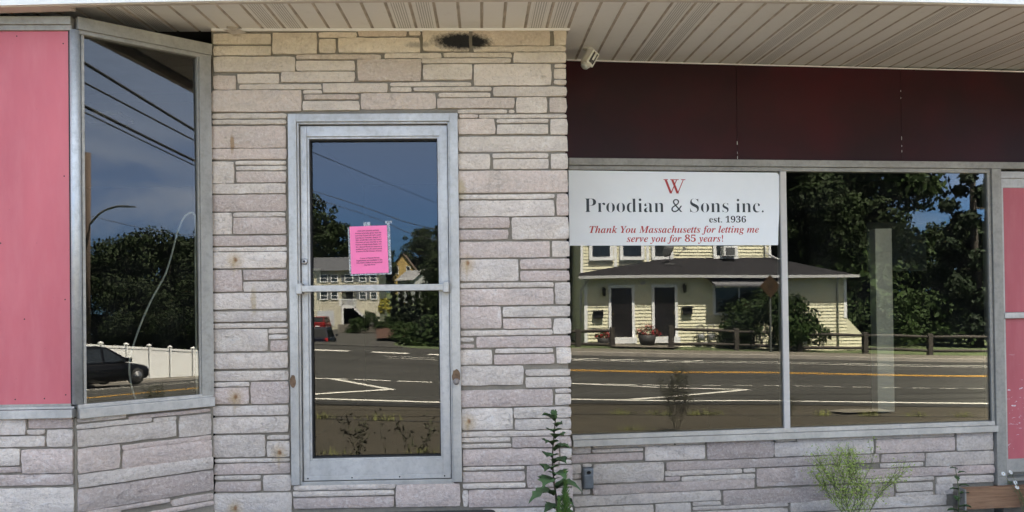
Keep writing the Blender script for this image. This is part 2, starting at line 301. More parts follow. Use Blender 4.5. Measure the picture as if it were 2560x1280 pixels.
# ------------------------------------------------------------------ the shop front: one building, its doors, windows and walls are parts
shop = thing('shop_front', 'stone faced shop front with glass door, angled bay window and dark red sign band', 'building', (0, 0, .29))
MID = "-1562,-1224,3047,3107,0 -1560,-1225,2982,3035,0 -1216,-958,2989,3113,0 -946,-724,3088,3118,0 -943,-848,2994,3078,0 -831,-350,2996,3083,0 -715,-427,3094,3139,0 -1561,-1086,2884,2971,0 -1078,-580,2957,2983,0 -1080,-735,2890,2947,0 -1169,-738,2823,2883,0 -1566,-1434,2780,2862,0 -1424,-1182,2815,2871,0 -1413,-934,2781,2810,0 -719,-345,2828,2955,1 -923,-543,2759,2813,0 -1572,-1052,2649,2773,1 -1042,-930,2755,2776,0 -1034,-715,2720,2747,1 -1043,-712,2655,2709,0 -703,-260,2661,2754,1 -414,-345,3097,3124,0 -332,-58,3004,3127,0 -40,425,3036,3129,0 450,522,3034,3140,0 -31,519,3000,3030,0 -560,-223,2963,2991,0 -210,194,2968,2993,0 -340,189,2932,2959,0 205,520,2933,2993,0 -332,-43,2833,2925,0 -31,428,2798,2924,0 449,519,2903,2925,0 445,519,2838,2895,0 446,518,2802,2829,0 -528,-48,2796,2818,0 -529,-404,2764,2790,0 -390,70,2766,2788,0 82,520,2733,2787,0 -242,65,2729,2754,0 -251,207,2663,2721,1 218,401,2633,2726,0 418,519,2637,2723,0 -130,161,2632,2653,0 174,205,2635,2652,0 -121,-12,2603,2624,0 -5,520,2603,2624,0 -1572,-1140,2609,2637,0 -1574,-1143,2575,2600,0 -1578,-1144,2435,2563,0 -1579,-1142,2368,2429,0 -1581,-1448,2226,2354,0 -1440,-1145,2336,2357,0 -1438,-1146,2303,2328,0 -1437,-1146,2232,2294,1 -1582,-1148,2167,2223,0 -1583,-1148,2063,2158,1 -1586,-1465,1928,2053,0 -1455,-1149,2029,2053,0 -1455,-1149,1929,2023,1 -1588,-1147,1860,1916,1 -1585,-1148,1827,1849,0 -1587,-1148,1728,1820,0 -1584,-1408,1591,1717,1 -1399,-1147,1658,1715,1 -1399,-1148,1589,1645,0 -1585,-1149,1487,1580,0 -1584,-1149,1414,1473,0 -1583,-1146,1376,1402,0 -1584,-1264,1240,1368,0 -1257,-1146,1342,1367,0 -1257,-1147,1308,1334,0 -1247,-1147,1239,1298,1 -1583,-1145,1138,1227,0 -1582,-1144,1067,1122,0 -1578,-1374,1033,1058,0 -1585,-1375,932,1026,1 -1363,-1143,930,1057,1 -1583,-1144,864,918,0 -1584,-1145,761,852,0 -1585,-1283,621,747,0 -1271,-1141,721,743,0 -1272,-1140,618,708,0 -1578,-1141,588,608,0 -1581,-1139,520,579,1 -1577,-1312,488,510,0 -1577,-1309,421,475,1 -1296,-1137,418,509,0 -1580,-1132,288,407,0 -130,90,2508,2598,1 101,409,2574,2596,0 100,408,2508,2564,0 421,522,2504,2595,0 -128,522,2404,2493,0 -132,58,2300,2390,0 74,406,2364,2391,0 76,406,2300,2357,0 422,521,2299,2389,0 -131,520,2159,2288,0 -132,438,2122,2147,0 452,521,2019,2147,0 -130,437,2019,2111,0 -134,170,1950,2011,1 182,521,1880,2010,0 -135,160,1882,1937,1 -132,408,1773,1866,1 420,524,1774,1866,0 -128,218,1634,1762,0 229,523,1703,1761,1 228,522,1632,1690,1 -131,425,1595,1622,0 -131,424,1491,1585,0 436,524,1491,1620,0 -130,112,1353,1481,1 123,524,1419,1479,0 122,411,1349,1408,1 423,526,1315,1407,0 -130,417,1311,1340,0 -136,-53,1276,1299,0 -134,-48,1239,1259,0 -37,524,1240,1302,1 -132,56,1140,1226,0 74,419,1205,1230,0 66,425,1138,1195,1 438,524,1140,1234,0 -133,239,1017,1129,0 253,520,1068,1104,0 252,522,998,1058,0 -133,412,890,986,1 427,521,964,987,0 427,521,894,956,0 -130,173,753,878,0 180,520,818,880,0 185,519,750,810,0 -131,520,712,740,0 -131,158,681,704,0 -130,162,647,668,0 167,519,646,703,1 -126,445,542,636,1 455,521,578,633,0 448,520,544,565,0 -125,239,514,533,0 -129,240,445,504,1 253,522,406,533,1 -128,244,408,434,0 -95,523,297,397,1 -129,-99,302,396,0 -15,524,232,284,0"
THR = "-1119,-524,418,445,0 -1125,-533,381,410,0 -1120,-533,311,371,1 -522,-145,308,440,1"
FRONT = "-2800,-2395,847,935,0 -2381,-2154,878,930,0 -2387,-2298,847,871,0 -2801,-2296,784,837,0 -2284,-2153,781,869,0 -2801,-2425,687,773,0 -2414,-2154,644,767,1 -2802,-2421,651,677,1 -2802,-2153,581,636,1 -2802,-2150,437,565,0"
BAY = "-735,-493,904,925,0 -480,-21,893,911,1 -738,-356,869,893,0 -345,-220,862,886,0 -736,-221,774,862,0 -204,-19,763,881,0 -733,-524,637,765,1 -511,-16,730,756,0 -511,-15,629,728,1 -734,-11,562,629,0 -736,-9,436,552,0 -730,-260,408,431,0 -250,-9,380,417,0 -511,-5,346,371,0 -735,-521,393,421,0"
RIGHT = "0,130,463,520,0 146,724,493,516,0 739,949,496,519,0 143,501,465,486,0 -1,500,401,453,1 516,946,394,491,0 964,1453,388,516,1 1468,1619,495,510,0 666,2250,321,378,1 -2,61,326,388,0 -1,60,291,319,0 -1,62,187,280,0 147,647,253,382,0 76,134,369,389,0 71,124,181,213,0 656,1216,284,316,0 1230,1317,285,313,0 655,763,250,278,0 777,1312,241,273,0 144,1307,175,239,1 1326,2014,182,310,1 2,1058,102,169,0 1077,2358,60,164,0 853,1056,68,94,0 856,1557,35,61,0 16,570,19,89,0 585,837,0,93,0 852,1522,-22,25,0 1631,2209,490,507,0 2224,2840,487,508,0 1463,2211,388,487,0 2227,2843,384,482,1 2862,3148,381,508,0 2270,2605,318,374,1 2261,2596,280,308,0 2616,3153,276,371,0 2026,3151,209,269,1 2025,2674,177,202,0 2378,2665,102,161,0 2377,2668,65,91,0 2693,3146,145,193,0 2691,2825,67,144,0 1572,2769,-8,65,0 1571,2821,-75,-20,0 1392,1550,37,64,0 1391,1553,-42,20,0"
PALE = [(0.785,0.685,0.592), (0.827,0.729,0.637), (0.743,0.645,0.557), (0.806,0.694,0.592), (0.849,0.744,0.655)]
MAUVE = [(0.637,0.497,0.440), (0.668,0.532,0.467), (0.594,0.468,0.413), (0.690,0.552,0.480)]
def stones(mb, table, base, seed, pick=.3):
    rr = random.Random(seed)
    for e in table.split():
        x0, x1, z0, z1, mv = [int(q) for q in e.split(',')]
        x0, x1, z0, z1 = x0/1000, x1/1000, z0/1000, z1/1000
        if z1-z0 < .012 or x1-x0 < .02: continue
        g = -.0006; x0 += g; x1 -= g; z0 += g; z1 -= g
        c = rr.choice(MAUVE if (mv or rr.random() < pick*.3) else PALE); k = rr.uniform(.84, 1.08); mb.cc = tuple(q*k for q in c)
        nx = max(2, int((x1-x0)/.028)); nz = max(2, int((z1-z0)/.024)); dep = base+rr.uniform(.012, .021); amp = rr.uniform(.003, .009) if z1-z0 > .05 else .0015
        so = Vector((rr.uniform(-50, 50), rr.uniform(-50, 50), rr.uniform(-50, 50)))
        sk = [rr.uniform(-.004, .004) for _ in range(4)]
        vs = []; idx = {}
        for j in range(nz+1):
            for i in range(nx+1):
                fx, fz = i/nx, j/nz
                x = x0+(x1-x0)*fx; z = z0+(z1-z0)*fz
                edge = i in (0, nx) or j in (0, nz)
                x += (sk[0]*(1-fx)+sk[1]*fx)*(fz-.5)
                if i in (0, nx): x += mnoise.noise(Vector((x*40, z*40, so.x)))*.0045*(1 if i else 1)
                if j in (0, nz): z += mnoise.noise(Vector((x*22, z*22, so.y)))*.0028
                if i in (0, nx) and j in (0, nz): x += .003 if i == 0 else -.003; z += .002 if j == 0 else -.002
                h = mnoise.noise(Vector((x*9, z*13, 0))+so)*amp + abs(mnoise.noise(Vector((x*5, z*8, 3))+so))*amp*.9
                d = dep+h-(.0055 if edge else 0)
                idx[i, j] = len(vs); vs.append((x, d, z))
        fs = [(idx[i,j], idx[i+1,j], idx[i+1,j+1], idx[i,j+1]) for j in range(nz) for i in range(nx)]
        mb.add(vs, fs, 1, True)
        ring = [idx[i,0] for i in range(nx+1)]+[idx[nx,j] for j in range(1, nz+1)]+[idx[i,nz] for i in range(nx-1, -1, -1)]+[idx[0,j] for j in range(nz-1, 0, -1)]
        rv = [vs[i] for i in ring]; n = len(rv)
        mb.add(rv+[(p[0], base-.004, p[2]) for p in rv], [(i, (i+1)%n, n+(i+1)%n, n+i) for i in range(n)], 1, False)
    mb.cc = (1, 1, 1)
wall = MB(FM)
wall.box(-1.575, -1.128, -.30, .003, -.2, 3.2); wall.box(-.130, .508, -1.2, .003, -.2, 3.2); wall.box(-1.128, -.130, -.30, .003, 2.632, 3.2); wall.box(-1.128, -.130, -.30, .0035, -.2, .446)
stones(wall, MID, .003, 3); stones(wall, THR, .006, 5)
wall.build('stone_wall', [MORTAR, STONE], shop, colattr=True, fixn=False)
fw_ = MB(FF); fw_.box(-3.4, -2.148, -.25, .0, -.2, .935); stones(fw_, FRONT, 0, 11, .5); fw_.build('stone_wall', [MORTAR, STONE], shop, colattr=True, fixn=False)
bw_ = MB(FB); bw_.box(-.745, -.002, -.2, .0, -.2, .925); stones(bw_, BAY, 0, 13, .5); bw_.build('stone_wall', [MORTAR, STONE], shop, colattr=True, fixn=False)
rw_ = MB(FW); rw_.box(-.1, 3.155, -.25, -.012, -.6, .53); stones(rw_, RIGHT, -.012, 17, .45); rw_.build('stone_wall', [MORTAR, STONE], shop, colattr=True, fixn=False)

# soffit of vinyl planks running out from the wall, two vented planks to every four plain ones
def sz(y): return 3.14+.045*y
sof, gro, vents = MB(), MB(), []
PER = .12905
for k in range(-26, 40):
    x0 = -.498+PER*k
    if x0 < -3.6 or x0 > 4.6: continue
    ym = 1.5 if x0 > .49 else .05
    y0 = -.565
    xa, xb = x0+.009, x0+PER-.009
    if k % 6 in (0, 1):
        sof.add([(xa,y0,sz(y0)),(xa+.017,y0,sz(y0)),(xa+.017,ym,sz(ym)),(xa,ym,sz(ym))], [(0,3,2,1)])
        sof.add([(xb-.017,y0,sz(y0)),(xb,y0,sz(y0)),(xb,ym,sz(ym)),(xb-.017,ym,sz(ym))], [(0,3,2,1)])
        ven = MB(); vents.append(ven); ven.add([(xa+.017,y0,sz(y0)),(xb-.017,y0,sz(y0)),(xb-.017,ym,sz(ym)),(xa+.017,ym,sz(ym))], [(0,3,2,1)])
    else: sof.add([(xa,y0,sz(y0)),(xb,y0,sz(y0)),(xb,ym,sz(ym)),(xa,ym,sz(ym))], [(0,3,2,1)])
    for sgn, xx in ((1, xa), (-1, xb)):
        xg = xx-sgn*.009
        gro.add([(xx,y0,sz(y0)),(xg,y0,sz(y0)+.008),(xg,ym,sz(ym)+.008),(xx,ym,sz(ym))], [(0,1,2,3)])
so_ = sof.build('soffit', SOFF, shop, fixn=False); [q.build('vent_strip', VENT, so_, fixn=False) for q in vents]; gro.build('groove', GROOVE, so_, fixn=False)
tr = MB(); tr.box(-1.57, .545, -.022, -.006, sz(0)-.016, sz(0)-.002)
tr.build('wall_trim', SOFF, shop)
tw = MB(FW); tw.box(0, 4.2, .004, .014, 3.163, 3.171); tw.build('wall_trim', SOFF, shop)
# a loose, torn strip of soffit trim hanging at the inner corner by the bay
tn = MB(); tn.add([(-1.50,-.03,3.128),(-1.40,-.03,3.13),(-1.36,-.04,3.105),(-1.44,-.035,3.098),(-1.475,-.03,3.115)], [(0,1,2,3,4)]); tn.add([(-1.47,-.06,3.14),(-1.40,-.05,3.137),(-1.425,-.07,3.112),(-1.46,-.08,3.118)], [(0,1,2,3)])
tn.build('torn_trim', GROOVE, shop, fixn=False)
# fascia: sagging a little towards both ends, with the lip of the soffit trim under it
fa, lip = MB(), MB(); xs = [-3.6+.3*i for i in range(29)]
def fz(x): return 3.086-.0052*(x-.25)**2 if x < .25 else 3.086-.0048*(x-.25)**2
for a, b in zip(xs, xs[1:]):
    fa.hexa([(a,-.655,fz(a)),(b,-.655,fz(b)),(b,-.64,fz(b)),(a,-.64,fz(a)),(a,-.655,3.27),(b,-.655,3.27),(b,-.64,3.27),(a,-.64,3.27)])
    wl = .085 if a < -2.12 else .03
    lip.hexa([(a,-.64,fz(a)-.004),(b,-.64,fz(b)-.004),(b,-.64+wl,fz(b)-.004),(a,-.64+wl,fz(a)-.004),(a,-.64,fz(a)+.02),(b,-.64,fz(b)+.02),(b,-.64+wl,3.115),(a,-.64+wl,3.115)])
fo = fa.build('fascia', WHITE, shop); lip.build('soffit_lip', pm('cream_trim', (.56,.50,.45), .5, var=.2), fo)
rf = MB(); rf.box(-9, 12, -.64, 13, 3.2, 3.29); rf.build('roof', pm('roof_membrane', (.12,.12,.12), .9), shop)
# interior shell
sh = MB(); sh.box(-9, 12, 6.4, 6.6, -.3, 3.2); sh.box(-9, -8.8, .3, 6.4, -.3, 3.2); sh.box(11.8, 12, 1.5, 6.4, -.3, 3.2); sh.box(-8.8, 11.8, 1.7, 6.4, 3.12, 3.19); sh.box(-8.8, -1.6, .1, 6.4, .2, .25); sh.box(-8.8, 11.8, 1.45, 6.4, .2, .26)
sh.box(-1.12, -.14, .3, 1.4, .2, .44); sh.box(-9, -3.4, -.45, .3, -.3, 3.2); sh.box(-1.75, -1.585, .35, 6.4, .2, 3.1)
FWm = MB(FW); FWm.box(-.1, 4.6, -1.2, -.22, .2, .3); FWm.box(4.55, 9, -.3, 0, -.6, 3.2)
sh.build('interior_wall', DARK, shop); FWm.build('interior_wall', DARK, shop)
pi = MB(); pi.box(3.05, 3.18, 1.40, 1.5, .62, 2.04); pi.build('pillar', pm('pillar_paint', (.88,.84,.74), .6, var=.12, scale=2), shop)
pf = MB(); pf.box(2.0, 4.2, 1.25, 2.4, .26, .615); pf.build('display_platform', DARK, shop)
p2 = MB(); p2.box(4.36, 4.44, 1.75, 1.83, .3, 3.1); p2.box(3.55, 4.1, 2.6, 2.62, 1.75, 2.2); p2.build('inner_partition', pm('inner_grey', (.16,.16,.15), .7), shop)
lf = MB(); lf.box(-3.16, -2.8, 1.6, 1.9, 3.0, 3.03); lf.build('ceiling_light', WHITE, shop)

# ---- entrance door
fr = MB(FM)
fr.box(-1.128,-1.079,-.12,.035,.452,2.630); fr.box(-.181,-.131,-.12,.035,.452,2.630); fr.box(-1.079,-.181,-.12,.034,2.583,2.630)
fr.box(-1.079,-1.068,-.12,.022,.452,2.583); fr.box(-.192,-.181,-.12,.022,.452,2.583); fr.box(-1.068,-.192,-.12,.021,2.571,2.583); fr.box(-1.079,-.181,-.12,.02,.440,.466)
fo = fr.build('door_frame', ALU, shop, bevel=.002)
rd = MB(); rd.lathe([(.0,-.05),(.016,-.048),(.019,-.042),(.019,-.03)], (-.158,-.0,1.043), 14, axis='y'); rd.build('bolt_cap', pm('rusty_cap', (.23,.2,.18), .6, .3), fo)
for cx_, cz_, rx_, rz_ in ((-.158,1.075,.026,.045), (-1.112,1.06,.018,.04)):
    rust = MB(FM); rust.add([(cx_+rx_*math.cos(a*math.pi/8)*(.8+.3*rnd.random()), .0358, cz_+rz_*math.sin(a*math.pi/8)*(.8+.3*rnd.random())) for a in range(16)], [tuple(range(16))]); rust.build('rust_stain', pm('rust', (.16,.10,.06), .9, var=.5, scale=40), fo, fixn=False)
lf = MB(FM)
lf.box(-1.064,-1.027,-.06,-.004,.47,2.566); lf.box(-.243,-.196,-.06,-.004,.47,2.566); lf.box(-1.027,-.243,-.06,-.0045,2.503,2.566); lf.box(-1.027,-.243,-.06,-.0045,.497,.586); lf.box(-1.06,-.2,-.06,.001,.470,.497)
lf.box(-1.027,-1.015,-.055,-.014,.586,2.503); lf.box(-.255,-.243,-.055,-.014,.586,2.503); lf.box(-1.015,-.255,-.055,-.0145,2.49,2.503); lf.box(-1.015,-.255,-.055,-.0145,.586,.596)
door = lf.build('door', ALU_L, shop, bevel=.0015)
pn = MB(FM); pn.box(-1.02,-.25,-.066,-.06,.58,2.51); pn.build('pane', GLASS, door)
gk = MB(FM); gk.box(-1.015,-1.010,-.06,-.030,.596,2.49); gk.box(-.260,-.255,-.06,-.030,.596,2.49); gk.box(-1.010,-.260,-.06,-.030,2.483,2.49); gk.box(-1.010,-.260,-.06,-.030,.596,.601); gk.build('gasket', RUBBER, door)
pb = MB(FM); pb.box(-1.075,-.205,.035,.06,1.581,1.619); pb.build('push_bar', ALU, door, bevel=.004)
for u in (-1.085, -.228): pe = MB(FM); pe.box(u,u+.035,-.002,.066,1.568,1.632); pe.build('bar_bracket', ALU, door, bevel=.006)
lk = MB(); lk.lathe([(.019,.004),(.019,-.006),(.015,-.013),(.0,-.013)], (-1.045,.0,1.762), 18, axis='y'); lk.build('lock_cylinder', STEEL, door)
kh = MB(); kh.lathe([(.007,-.0135),(.0,-.0137)], (-1.045,.0,1.762), 10, axis='y'); kh.build('keyway', RUBBER, door)
for u in (-1.038,-.78,-.5,-.235):
    sc = MB(FM); sc.add([(u+.005*math.cos(a*math.pi/4), .0022, .483+.005*math.sin(a*math.pi/4)) for a in range(8)], [tuple(range(8))]); sc.build('screw', RUBBER, door, fixn=False)
gp = MB(FM); gp.box(-1.079,-.181,-.1,-.02,.466,.47); gp.build('door_gap', RUBBER, shop)
hd = MB(); hd.box(-1.075,-1.02,.33,.36,1.47,1.735); hd.build('inner_pull', pm('pull_plate', (.6,.62,.55), .5, .3), door)

# ---- bay window (angled side) and boarded bay front
b = MB(FB)
b.box(-.725,.0,-.05,.03,2.974,3.040); b.box(-.72,-.0,-.05,.018,2.952,2.974)
b.box(-.075,-.004,-.05,.024,.99,2.952); b.box(-.084,-.075,-.05,.014,.99,2.952); b.box(-.705,-.690,-.05,.012,.99,2.952)
bay = b.build('bay_window', ALU_D, shop, bevel=.002)
b = MB(FB); b.box(-.735,-.008,-.06,.045,.926,.978); b.box(-.735,-.008,-.06,.022,.978,.998); b.build('sill', ALU, bay, bevel=.002)
b = MB(FB); tl = math.tan(R(.6)); b.hexa([(-.70,-(.98-1.5)*tl-.004,.98),(-.07,-(.98-1.5)*tl-.004,.98),(-.07,-(.98-1.5)*tl,.98),(-.70,-(.98-1.5)*tl,.98),(-.70,-(2.96-1.5)*tl-.004,2.96),(-.07,-(2.96-1.5)*tl-.004,2.96),(-.07,-(2.96-1.5)*tl,2.96),(-.70,-(2.96-1.5)*tl,2.96)])
b.build('pane', GLASS, bay)
b = MB(); b.lathe([(.026,1.0),(.026,2.97)], (-2.132,-.498,0), 18); b.build('corner_post', alu('galvanised', (.60,.62,.63), .5, .6, .6), shop)
b = MB(FF); b.box(-3.3,-2.14,-.03,.03,2.995,3.037); b.box(-3.3,-2.14,-.03,.018,2.967,2.995); b.box(-3.3,-2.16,-.03,.012,.985,1.004); ff = b.build('bay_front', ALU_D, shop, bevel=.002)
b = MB(FF); b.box(-3.3,-2.165,-.012,.004,1.002,2.966); b.build('pink_board', PINK, ff)
nl = MB(FF)
for u, z in ((-2.19,1.05),(-2.19,1.55),(-2.19,2.2),(-2.19,2.9),(-2.43,2.94),(-2.45,1.03),(-2.40,1.45),(-2.30,1.032),(-2.52,1.85)):
    nl = MB(FF); nl.add([(u+.004*math.cos(a*.785), .0046, z+.004*math.sin(a*.785)) for a in range(8)], [tuple(range(8))]); nl.build('nail', RUBBER, ff, fixn=False)
b = MB(FF); b.box(-2.163,-2.152,-.01,.008,1.0,2.966); b.build('shadow_gap', RUBBER, ff)
b = MB(FF); b.box(-3.3,-2.14,-.03,.025,.978,.99); b.box(-3.3,-2.14,-.05,.045,.932,.976); b.build('sill', ALU, ff, bevel=.002)
b = MB(); b.box(-3.3,-2.19,-.46,-.44,.93,3.0); b.build('board_back', DARK, ff)

# ---- right-hand shop window, sign band above, side door
b = MB(FW); b.box(0,3.9,-.06,.035,2.442,2.490); b.box(0,3.155,-.06,.018,2.412,2.440)
b.box(3.131,3.155,-.05,.016,.59,2.412); b.box(3.158,3.234,-.06,.03,.12,2.442)
sw = b.build('shop_window', ALU_D, shop, bevel=.002)
b = MB(FW); b.box(1.527,1.572,-.05,.020,.578,2.411); b.build('mullion', pm('painted_mullion', (.62,.58,.54), .5, var=.1), sw, bevel=.003)
b = MB(FW); b.box(0,3.156,-.08,.05,.517,.560); b.box(0,3.15,-.08,.025,.562,.592); b.build('sill', alu('window_sill', (.64,.61,.56), .5, .3, .35), sw, bevel=.002)
for u0, u1 in ((-.05,1.55),(1.55,3.14)):
    b = MB(FW); b.box(u0+.001,u1-.001,-.006,0,.57,2.43); b.build('pane', GLASS, sw)
b = MB(FW); b.box(-.1,1.218,-.03,0,2.488,3.168); b.box(1.221,2.468,-.03,0.0004,2.488,3.168); b.box(2.471,4.5,-.03,0,2.488,3.168); b.build('sign_band', MAROON, shop)
for u, zs in ((1.2195, ((2.50,2.52),(2.535,2.55),(2.60,2.625))), (2.4695, ((2.56,2.575),(2.60,2.612),(2.65,2.675),(2.95,2.96),(3.0,3.012)))):
    for z0, z1 in zs: b = MB(FW); b.box(u-.0015,u+.0015,-.01,.0012,z0,z1); b.build('bare_joint', WHITE, shop)
b = MB(FW); b.box(3.246,4.5,-.05,.012,2.375,2.425); b.box(3.246,4.5,-.05,0,2.305,2.375); b.box(3.246,3.262,-.05,.008,.205,2.305); b.box(3.246,4.5,-.05,.004,.207,.305)
sdr = b.build('side_door', ALU, shop, bevel=.002)
b = MB(FW); b.box(3.264,4.5,-.03,-.004,.306,1.338); b.build('pink_board', PINKC, sdr)
b = MB(FW); b.box(3.264,4.5,-.03,-.0042,1.386,2.304); b.build('pink_board', PINK, sdr)
b = MB(FW); b.box(3.240,4.5,-.01,.03,1.340,1.384); b.build('cross_bar', ALU_L, sdr, bevel=.004)
b = MB(FW); b.box(3.236,4.5,-.05,.03,.15,.172); b.box(3.236,4.5,-.2,-.06,.1,.3); b.build('threshold', ALU_D, sdr)
b = MB(FW); b.box(3.236,4.6,-.2,-.015,-.6,.15); b.build('door_base', MORTAR, shop)

# ------------------------------------------------------------------ things on and by the shop front
sg = thing('sign_banner', 'white shop sign with dark and red lettering in the large window', 'sign', FW(.76,.012,1.89))
b = MB(FW); pts = [(.001,1.890),(1.508,1.888),(1.512,2.0),(1.521,2.12),(1.524,2.30),(1.524,2.375)]+[(1.499+.025*math.cos(a), 2.378+.025*math.sin(a)) for a in (0,.5,1.0,1.4)]+[(.75,2.404),(.001,2.408)]
b.prism([(u, .003, z) for u, z in pts], (WN[0]*0, .004, 0)); b.build('board', pm('sign_white', (.90,.92,.93), .4, var=.05, scale=2), sg)
SGK = pm('sign_ink', (.025,.035,.045), .5, var=.1); SGR = pm('sign_red', (.50,.05,.045), .5, var=.1); SGB = pm('sign_black', (.015,.015,.015), .5, var=.1)
def line(s, u0, u1, z, cap, m, off=0., ref=.7):
    b = MB(FW); put_text(b, s, u0, u1, z, cap, .0082, off, ref); return b.build('lettering', m, sg, fixn=False)
line(serif('Proodian & Sons inc.'), .110, 1.404, 2.120, .099, SGK, -.0138)
line(serif('est. 1936'), 1.001, 1.272, 2.049, .045, SGB)
line(serif('Thank You Massachusetts for letting me', True), .142, 1.366, 1.977, .049, SGR)
line(serif('serve you for ', True)+serif('85')+serif(' years!', True), .404, 1.101, 1.914, .049, SGR)
b = MB(FW)     # the W: two overlapping V shapes with flat serifs
def stroke(a, c, wd):
    (u0, z0), (u1, z1) = a, c; b.add([(u0-wd/2,.0082,z0),(u0+wd/2,.0082,z0),(u1+wd/2,.0082,z1),(u1-wd/2,.0082,z1)], [(0,1,2,3)])
for du in (0, .048):
    stroke((.690+du,2.346),(.727+du,2.252),.017); stroke((.727+du,2.252),(.768+du,2.346),.007)
    b.add([(.674+du,.0084,2.346),(.706+du,.0084,2.346),(.706+du,.0084,2.351),(.674+du,.0084,2.351)], [(0,1,2,3)])
    b.add([(.752+du,.0084,2.346),(.784+du,.0084,2.346),(.784+du,.0084,2.351),(.752+du,.0084,2.351)], [(0,1,2,3)])
b.build('emblem', SGR, sg, fixn=False)

no = thing('paper_notice', 'bright pink printed notice in a clear sleeve taped to the door glass', 'notice', (-.67,.055,1.69))
def tilt(x, d, z):      # the sheet hangs a hair out of true
    a = R(1.6); cx_, cz_ = -.672, 1.832; dx_, dz_ = x-cx_, z-cz_
    return (cx_+dx_*math.cos(a)-dz_*math.sin(a)*-1*-1, .058-d, cz_+dz_*math.cos(a)+dx_*math.sin(a))
b = MB(tilt)
nx, nz = 10, 12; vs = []
for j in range(nz+1):
    for i in range(nx+1):
        x = -.783+.222*i/nx; z = 1.690+.284*j/nz; vs.append((x, .003+.0022*mnoise.noise(Vector((x*14, z*11, 2.2)))+.0015, z))
b.add(vs, [(j*(nx+1)+i, j*(nx+1)+i+1, (j+1)*(nx+1)+i+1, (j+1)*(nx+1)+i) for j in range(nz) for i in range(nx)], 0, True)
b.build('sheet', pm('pink_paper', (.95,.20,.43), .5, var=.06, scale=6), no, fixn=False)
b = MB(tilt)
rows = ['LYNN CITY COUNCIL NOTICE', 'Notice is hereby given that the', 'Lynn City Council will hold a public', 'hearing on Tuesday, August 17,', '2021, at 6:00 P.M. in the City Council', 'Chambers of Lynn City Hall on the', 'Petition of Singh Realty Estate, LLC', 'for a Special Permit to construct a', 'multifamily use in a B1 zoned parcel', 'of land at 70-72R Western Avenue.', None, None, 'Copies of Special Permit', 'Applications are available in the', "City Clerk's Office during normal", 'City Hall Hours.']
for k, s in enumerate(rows):
    if not s: continue
    ins = .012 if k in (0, 12, 15) else 0
    u0, u1 = (-.750+ins, -.596-ins*1.2) if k not in (12, 15) else (-.728, -.612) if k == 12 else (-.705, -.638)
    v, f = text_pts(s, 1., .012); xs_ = [p[0] for p in v]; a0, a1 = min(xs_), max(xs_)
    z0 = 1.942-k*.0136
    b.add([(u0+(p[0]-a0)/(a1-a0)*(u1-u0), .0085, z0+p[1]*.0105) for p in v], f)
b.build('lettering', pm('notice_ink', (.05,.01,.03), .6), no, fixn=False)
m_, N_, L_, P_ = newmat('clear_plastic'); P_.inputs['Base Color'].default_value = (.75,.78,.8,1); P_.inputs['Roughness'].default_value = .2; P_.inputs['Alpha'].default_value = .28
L_.new(ramp(N_, L_, noise_node(N_, L_, 45, 4, .7).outputs['Fac'], .4, .7, .12, .55), P_.inputs['Alpha'])
b = MB(tilt); b.box(-.561,-.543,.001,.0016,1.683,1.990); b.box(-.79,-.543,.001,.0015,1.680,1.690); b.box(-.70,-.66,.001,.002,1.972,1.998); b.box(-.57,-.53,.0018,.0024,1.985,2.0); b.box(-.795,-.783,.001,.0014,1.69,1.97); b.build('plastic_sleeve', m_, no)

sc = thing('security_camera', 'small white security camera with black face hanging under the eaves', 'camera', (.715,.45,3.14))
CP = Vector((.715,.42,3.085)); ax = (Matrix.Rotation(R(30), 3, 'Y') @ Vector((0,0,1))).normalized(); fn = Vector((.62,-.72,-.25)); fn = (fn-ax*fn.dot(ax)).normalized(); sd_ = ax.cross(fn)
CF = lambda u, k, z: tuple(CP+sd_*u+fn*k+ax*z)
SEC = pm('camera_white', (.72,.70,.64), .4, var=.1)
b = MB(CF); b.lathe([(.012,-.066),(.03,-.058),(.039,-.035),(.041,.0),(.041,.045),(.036,.056),(.0,.058)], n=18); b.box(-.036,.036,.0,.036,-.045,.055); b.build('housing', SEC, sc, bevel=.006)
b = MB(CF); b.box(-.022,.022,.035,.040,-.03,.044); b.build('lens_panel', pm('camera_black', (.01,.01,.013), .15), sc, bevel=.003)
b = MB(CF); b.lathe([(.028,-.058),(.024,-.068),(.013,-.075),(.0,-.077)], n=16); b.build('sensor_dome', pm('frosted_dome', (.5,.53,.52), .3), sc)
b = MB(); b.lathe([(.034,3.158),(.034,3.150),(.02,3.145),(.013,3.13),(.013,3.10),(.0,3.095)], (.712,.445,0), 18); b.build('mount', SEC, sc)

ob = thing('outlet_box', 'grey weatherproof outlet box with flip lid low on the stone wall beside the tall weed', 'outlet box', FW(.105,0,.22))
GREY = pm('outlet_grey', (.17,.19,.21), .5, .3, var=.25, scale=20)
b = MB(FW); b.box(.067,.143,-.01,.035,.220,.368); b.build('box', GREY, ob, bevel=.014)
b = MB(FW); b.box(.072,.138,.03,.046,.228,.322); b.build('lid', GREY, ob, bevel=.008)
b = MB(FW); b.lathe([(.016,.0),(.016,.003),(0,.003)], (0,0,0), 14, axis='y'); 
b.v = [FW(.107+(p[0]-FW(0,0,0)[0])*1, .0352, .336+(p[2]-FW(0,0,0)[2])*.7) for p in b.v]; b.build('opening', RUBBER, ob)

